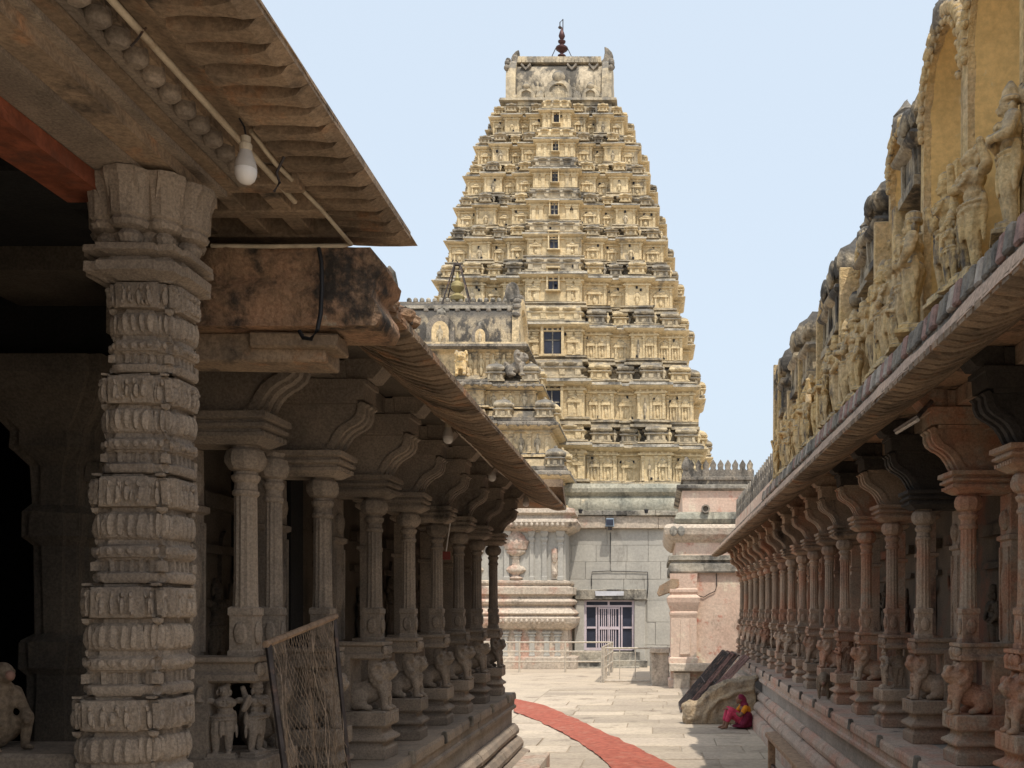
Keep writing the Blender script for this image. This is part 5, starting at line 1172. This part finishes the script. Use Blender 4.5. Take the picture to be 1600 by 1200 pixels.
# ------------------------------------------------------------------ leaning barricade panels
M['barlight'] = plain('worn_red_iron_bar', (.22, .13, .11), .5, .2, .5, 5, dirt=(.06, .045, .042))  # lighter red iron, with the highlights on the bars put into the colour
def leaning(y0, length, x0, z0, x1, z1, n, mat, label):
    t = thing('barricade_panel', label, 'barricade', (x0, y0+length/2, 0), 'barricade panels stacked against the platform')
    for a in (0.0, .5, 1.0):
        x, z = x0+(x1-x0)*a, z0+(z1-z0)*a
        obj('rail', MB().tube([(x, y0, z), (x, y0+length, z)], .02).mesh('rail', mat), t)
    me = MB().tube([(x0-.015, 0, z0), (x1-.015, 0, z1)], .016).mesh('bar', mat if mat is M['iron'] else M['barlight'])
    for i in range(n):
        obj('bar', me, t, (0, y0+length*i/(n-1), 0))
    return t
leaning(24.7, 2.3, .95, .05, 2.05, 1.40, 8, M['iron'], 'dark iron barricade panel innermost of the stack leaning on the platform')
leaning(24.72, 2.3, .80, .05, 1.93, 1.42, 8, M['ironred'], 'red oxide barricade panel in the middle of the leaning stack')
leaning(24.74, 2.3, .66, .05, 1.82, 1.44, 8, M['iron'], 'dark iron barricade panel outermost of the leaning stack')
leaning(22.95, 1.5, 1.20, .42, 2.15, 1.42, 7, M['ironred'], 'reddish iron barricade panel resting on the stair behind the balustrade')
# ------------------------------------------------------------------ steel queue railings
def railing(name, label, pts, h, zs, post_every, bars=0):
    t = thing(name, label, 'railing', pts[0])
    pts = [Vector(p) for p in pts]
    for a, c in zip(pts[:-1], pts[1:]):
        L = (c-a).length; n = max(1, round(L/post_every))
        for i in range(n+1):
            p = a.lerp(c, i/n); obj('post', MB().tube([p+Vector((0, 0, -.01)), p+Vector((0, 0, h))], .04, 8).mesh('post', M['steel']), t)
        for z in zs: obj('rail', MB().tube([a+Vector((0, 0, z)), c+Vector((0, 0, z))], .032, 8).mesh('rail', M['steel']), t)
        if bars:
            for i in range(1, bars):
                p = a.lerp(c, i/bars); obj('bar', MB().tube([p+Vector((0, 0, zs[-1])), p+Vector((0, 0, zs[0]))], .018, 6).mesh('bar', M['steel']), t)
    return t
Yb = 1600*CAMH/(1050-953)
railing('steel_railing', 'long steel pipe railing standing before the reddish shrine base', [(PX(740, Yb), Yb, 0), (PX(955, Yb), Yb, 0)], 1.22, (1.2, .83, .42), 1.75)
Yg = 1600*CAMH/(1066-953)
railing('steel_railing', 'short steel railing running forward from the doorway to the gate panel', [(PX(955, Yb)+.05, Yb-.1, 0), (PX(941, Yg), Yg, 0)], 1.22, (1.2, .83, .42), 2.2)
railing('steel_gate_panel', 'thin barred steel gate panel closing the queue before the door', [(PX(944, Yg), Yg-.05, 0), (PX(1017, Yg), Yg-.05, 0)], 1.22, (1.18, .06), 4, 3)
# timber and iron bench rail at the foot of the right plinth
bn = thing('bench_rail', 'weathered timber topped railing on posts beside the right plinth', 'railing', (1.62, 12.5, 0))
obj('top_plank', MB().box(1.55, 1.72, 9.0, 14.3, .74, .80, j=.008).mesh('top_plank', M['wood'], bevel=.008), bn)
for yy in (14.2, 11.7, 9.3): obj('post', MB().box(1.58, 1.68, yy-.05, yy+.05, -.01, .74, j=.006).mesh('post', M['wood'], bevel=.008), bn)
obj('lower_rail', MB().box(1.61, 1.66, 9.1, 14.2, .30, .37, j=.004).mesh('lower_rail', M['iron']), bn)

# ------------------------------------------------------------------ netted frame leaning between the first left columns
nf = thing('net_frame', 'slanting timber frame strung with brown netting between the first lion columns', 'net', (-2.2, 6.8, PLAT))
A, B_ = Vector((-2.30, 6.10, 2.30)), Vector((-2.30, 7.36, 2.45)); C_, D_ = Vector((-2.16, 6.12, 1.20)), Vector((-2.18, 7.36, 1.20))
obj('top_rail', MB().tube([A+(A-B_)*.03, B_+(B_-A)*.03], .022, 6).mesh('top_rail', M['wood']), nf)
obj('post', MB().tube([A, C_], .02, 6).mesh('post', M['iron']), nf); obj('post', MB().tube([B_, D_], .017, 6).mesh('post', M['iron']), nf)
nb_ = MB()
def q_(u, v):
    p = A.lerp(B_, u).lerp(C_.lerp(D_, u), v); return p+Vector((.025*math.sin(u*17+v*3)*math.sin(PI*v), .02*math.sin(v*9+u*5), -.05*v*math.sin(u*PI)))
for i in range(-22, 30):
    for sgn in (1, -1):
        pts = []
        for j in range(13):
            v = j/12; u = i/29+sgn*v*.55+(0 if sgn > 0 else .35)
            if 0 <= u <= 1: pts.append(q_(u, v)+Vector((R.uniform(-.006, .006), R.uniform(-.008, .008), 0)))
        if len(pts) > 1: nb_.tube(pts, .0022, 3)
for i in range(5):
    u = R.random(); nb_.tube([q_(min(1, max(0, u+.03*math.sin(j*1.3+i))), j/8) for j in range(9)], .004, 3)
o = obj('netting', nb_.mesh('netting', M['net']), nf); o['kind'] = 'stuff'
# ------------------------------------------------------------------ bulbs, tube light, conduits and cables
M['collar'] = plain('grey_bulb_collar', (.45, .41, .37), .4, 0, .06, 6)
def bulb(loc, s, label):
    t = thing('light_bulb', label, 'light bulb', loc)
    x, y, z = loc
    obj('globe', MB().lathe((x, y, z), [(.004, -.118*s), (.018*s, -.114*s), (.03*s, -.103*s), (.037*s, -.085*s), (.0385*s, -.066*s), (.036*s, -.062*s)], 18).mesh('globe', M['bulb'], smooth=60), t)
    obj('collar', MB().lathe((x, y, z), [(.037*s, -.066*s), (.0385*s, -.06*s), (.033*s, -.035*s), (.026*s, -.015*s), (.021*s, 0)], 18).mesh('collar', M['collar'], smooth=40), t)
    obj('holder', MB().lathe((x, y, z), [(.019*s, -.004*s), (.022*s, .004*s), (.022*s, .022*s), (.017*s, .03*s), (.017*s, .05*s), (.006*s, .056*s)], 12).mesh('holder', M['pvc']), t)
    obj('flex', MB().tube([(x, y, z+.05*s), (x-.01, y+.01, z+.09*s), (x-.03, y+.01, z+.12*s)], .004, 5).mesh('flex', M['cable']), t)
Y1 = 4.05; p = P(384, 236, Y1); bulb(tuple(p), 1.12, 'large white light bulb hanging under the ribbed eave of the carved pillar hall')
for px, py, Y_, lab in ((700, 668, 9.9, 'white bulb under the lion hall eave, the one closest to the masonry end'), (769, 733, 13.1, 'white bulb hanging second along the lion hall eave'), (822, 776, 16.0, 'yellowed bulb at the far corner of the lion hall eave')):
    p = P(px, py, Y_); bulb(tuple(p), 1.35, lab)
def line(name, pts, r, mat, lab, cat='conduit'):
    return tag(obj(name, MB().tube(pts, r, 7).mesh(name, mat, smooth=60)), lab, cat)
line('conduit', [(-1.745, .8, 4.455), (-1.745, 2.4, 4.45), (-1.735, 3.6, 4.455), (-1.73, 4.35, 4.46), (-1.72, 4.9, 4.455)], .014, M['pvc'], 'cream conduit pipe tied along the scalloped moulding of the carved pillar hall')
line('conduit', [P(392, 205, 4.3), P(430, 255, 4.55), P(500, 325, 4.95), P(549, 382, 5.2), P(535, 384, 5.2), P(420, 385, 5.2), P(330, 384, 5.2)], .011, M['pvc'], 'thin pale conduit running from the large bulb to the masonry corner')
line('wire_tie', [P(444, 245, 4.4), P(432, 270, 4.4), P(437, 285, 4.4), P(428, 300, 4.4)], .006, M['iron'], 'rusty twisted wire tie dangling from the pale conduit', 'wire')
line('wire_tie', [P(205, 72, 3.45), P(216, 60, 3.42), P(222, 50, 3.45), P(228, 44, 3.5)], .004, M['iron'], 'thin wire tie knotted round the cream conduit pipe', 'wire')
line('hanging_cable', [P(498, 388, 5.12), P(502, 410, 5.10), P(503, 450, 5.10), P(501, 490, 5.08), P(496, 515, 5.06), P(486, 530, 5.06), P(474, 528, 5.08), P(468, 518, 5.12)], .011, M['cable'], 'thick black cable hanging in a hook across the brown masonry end', 'cable')
line('eave_cable', [P(690, 655, 9.6), P(706, 662, 9.9), P(722, 682, 10.4), P(742, 700, 11.3), P(768, 728, 12.9), P(800, 752, 14.6), P(820, 770, 15.8)], .012, M['pvc'], 'pale wire linking the bulbs along the lion hall eave', 'wire')
tl = thing('tube_light', 'white tube light on a dark bracket under the right hall eave', 'lamp', P(1418, 664, 9.0))
a, c = P(1401, 676, 9.5), P(1434, 656, 8.55)
obj('tube', MB().tube([a, c], .017, 8).mesh('tube', M['bulb']), tl); obj('batten', MB().tube([a+Vector((.0, .05, .03)), c+Vector((0, -.04, .03))], .022, 4).mesh('batten', M['iron']), tl)
obj('bracket', MB().tube([c+Vector((0, 0, .03)), c+Vector((.12, .0, .16))], .02, 5).mesh('bracket', M['iron']), tl)
sg = thing('sign_plate', 'small red sign plate fixed at the back of the lion hall columns', 'sign', P(697, 868, 12.6))
q = P(697, 868, 12.6); obj('plate', MB().box(q.x-.05, q.x+.05, q.y, q.y+.02, q.z-.05, q.z+.05).mesh('plate', plain('faded_red_sign', (.25, .06, .05), .7)), sg)
obj('hanger', MB().tube([(q.x, q.y, q.z+.05), (q.x+.05, q.y, q.z+.4)], .008, 5).mesh('hanger', M['bulb']), sg)
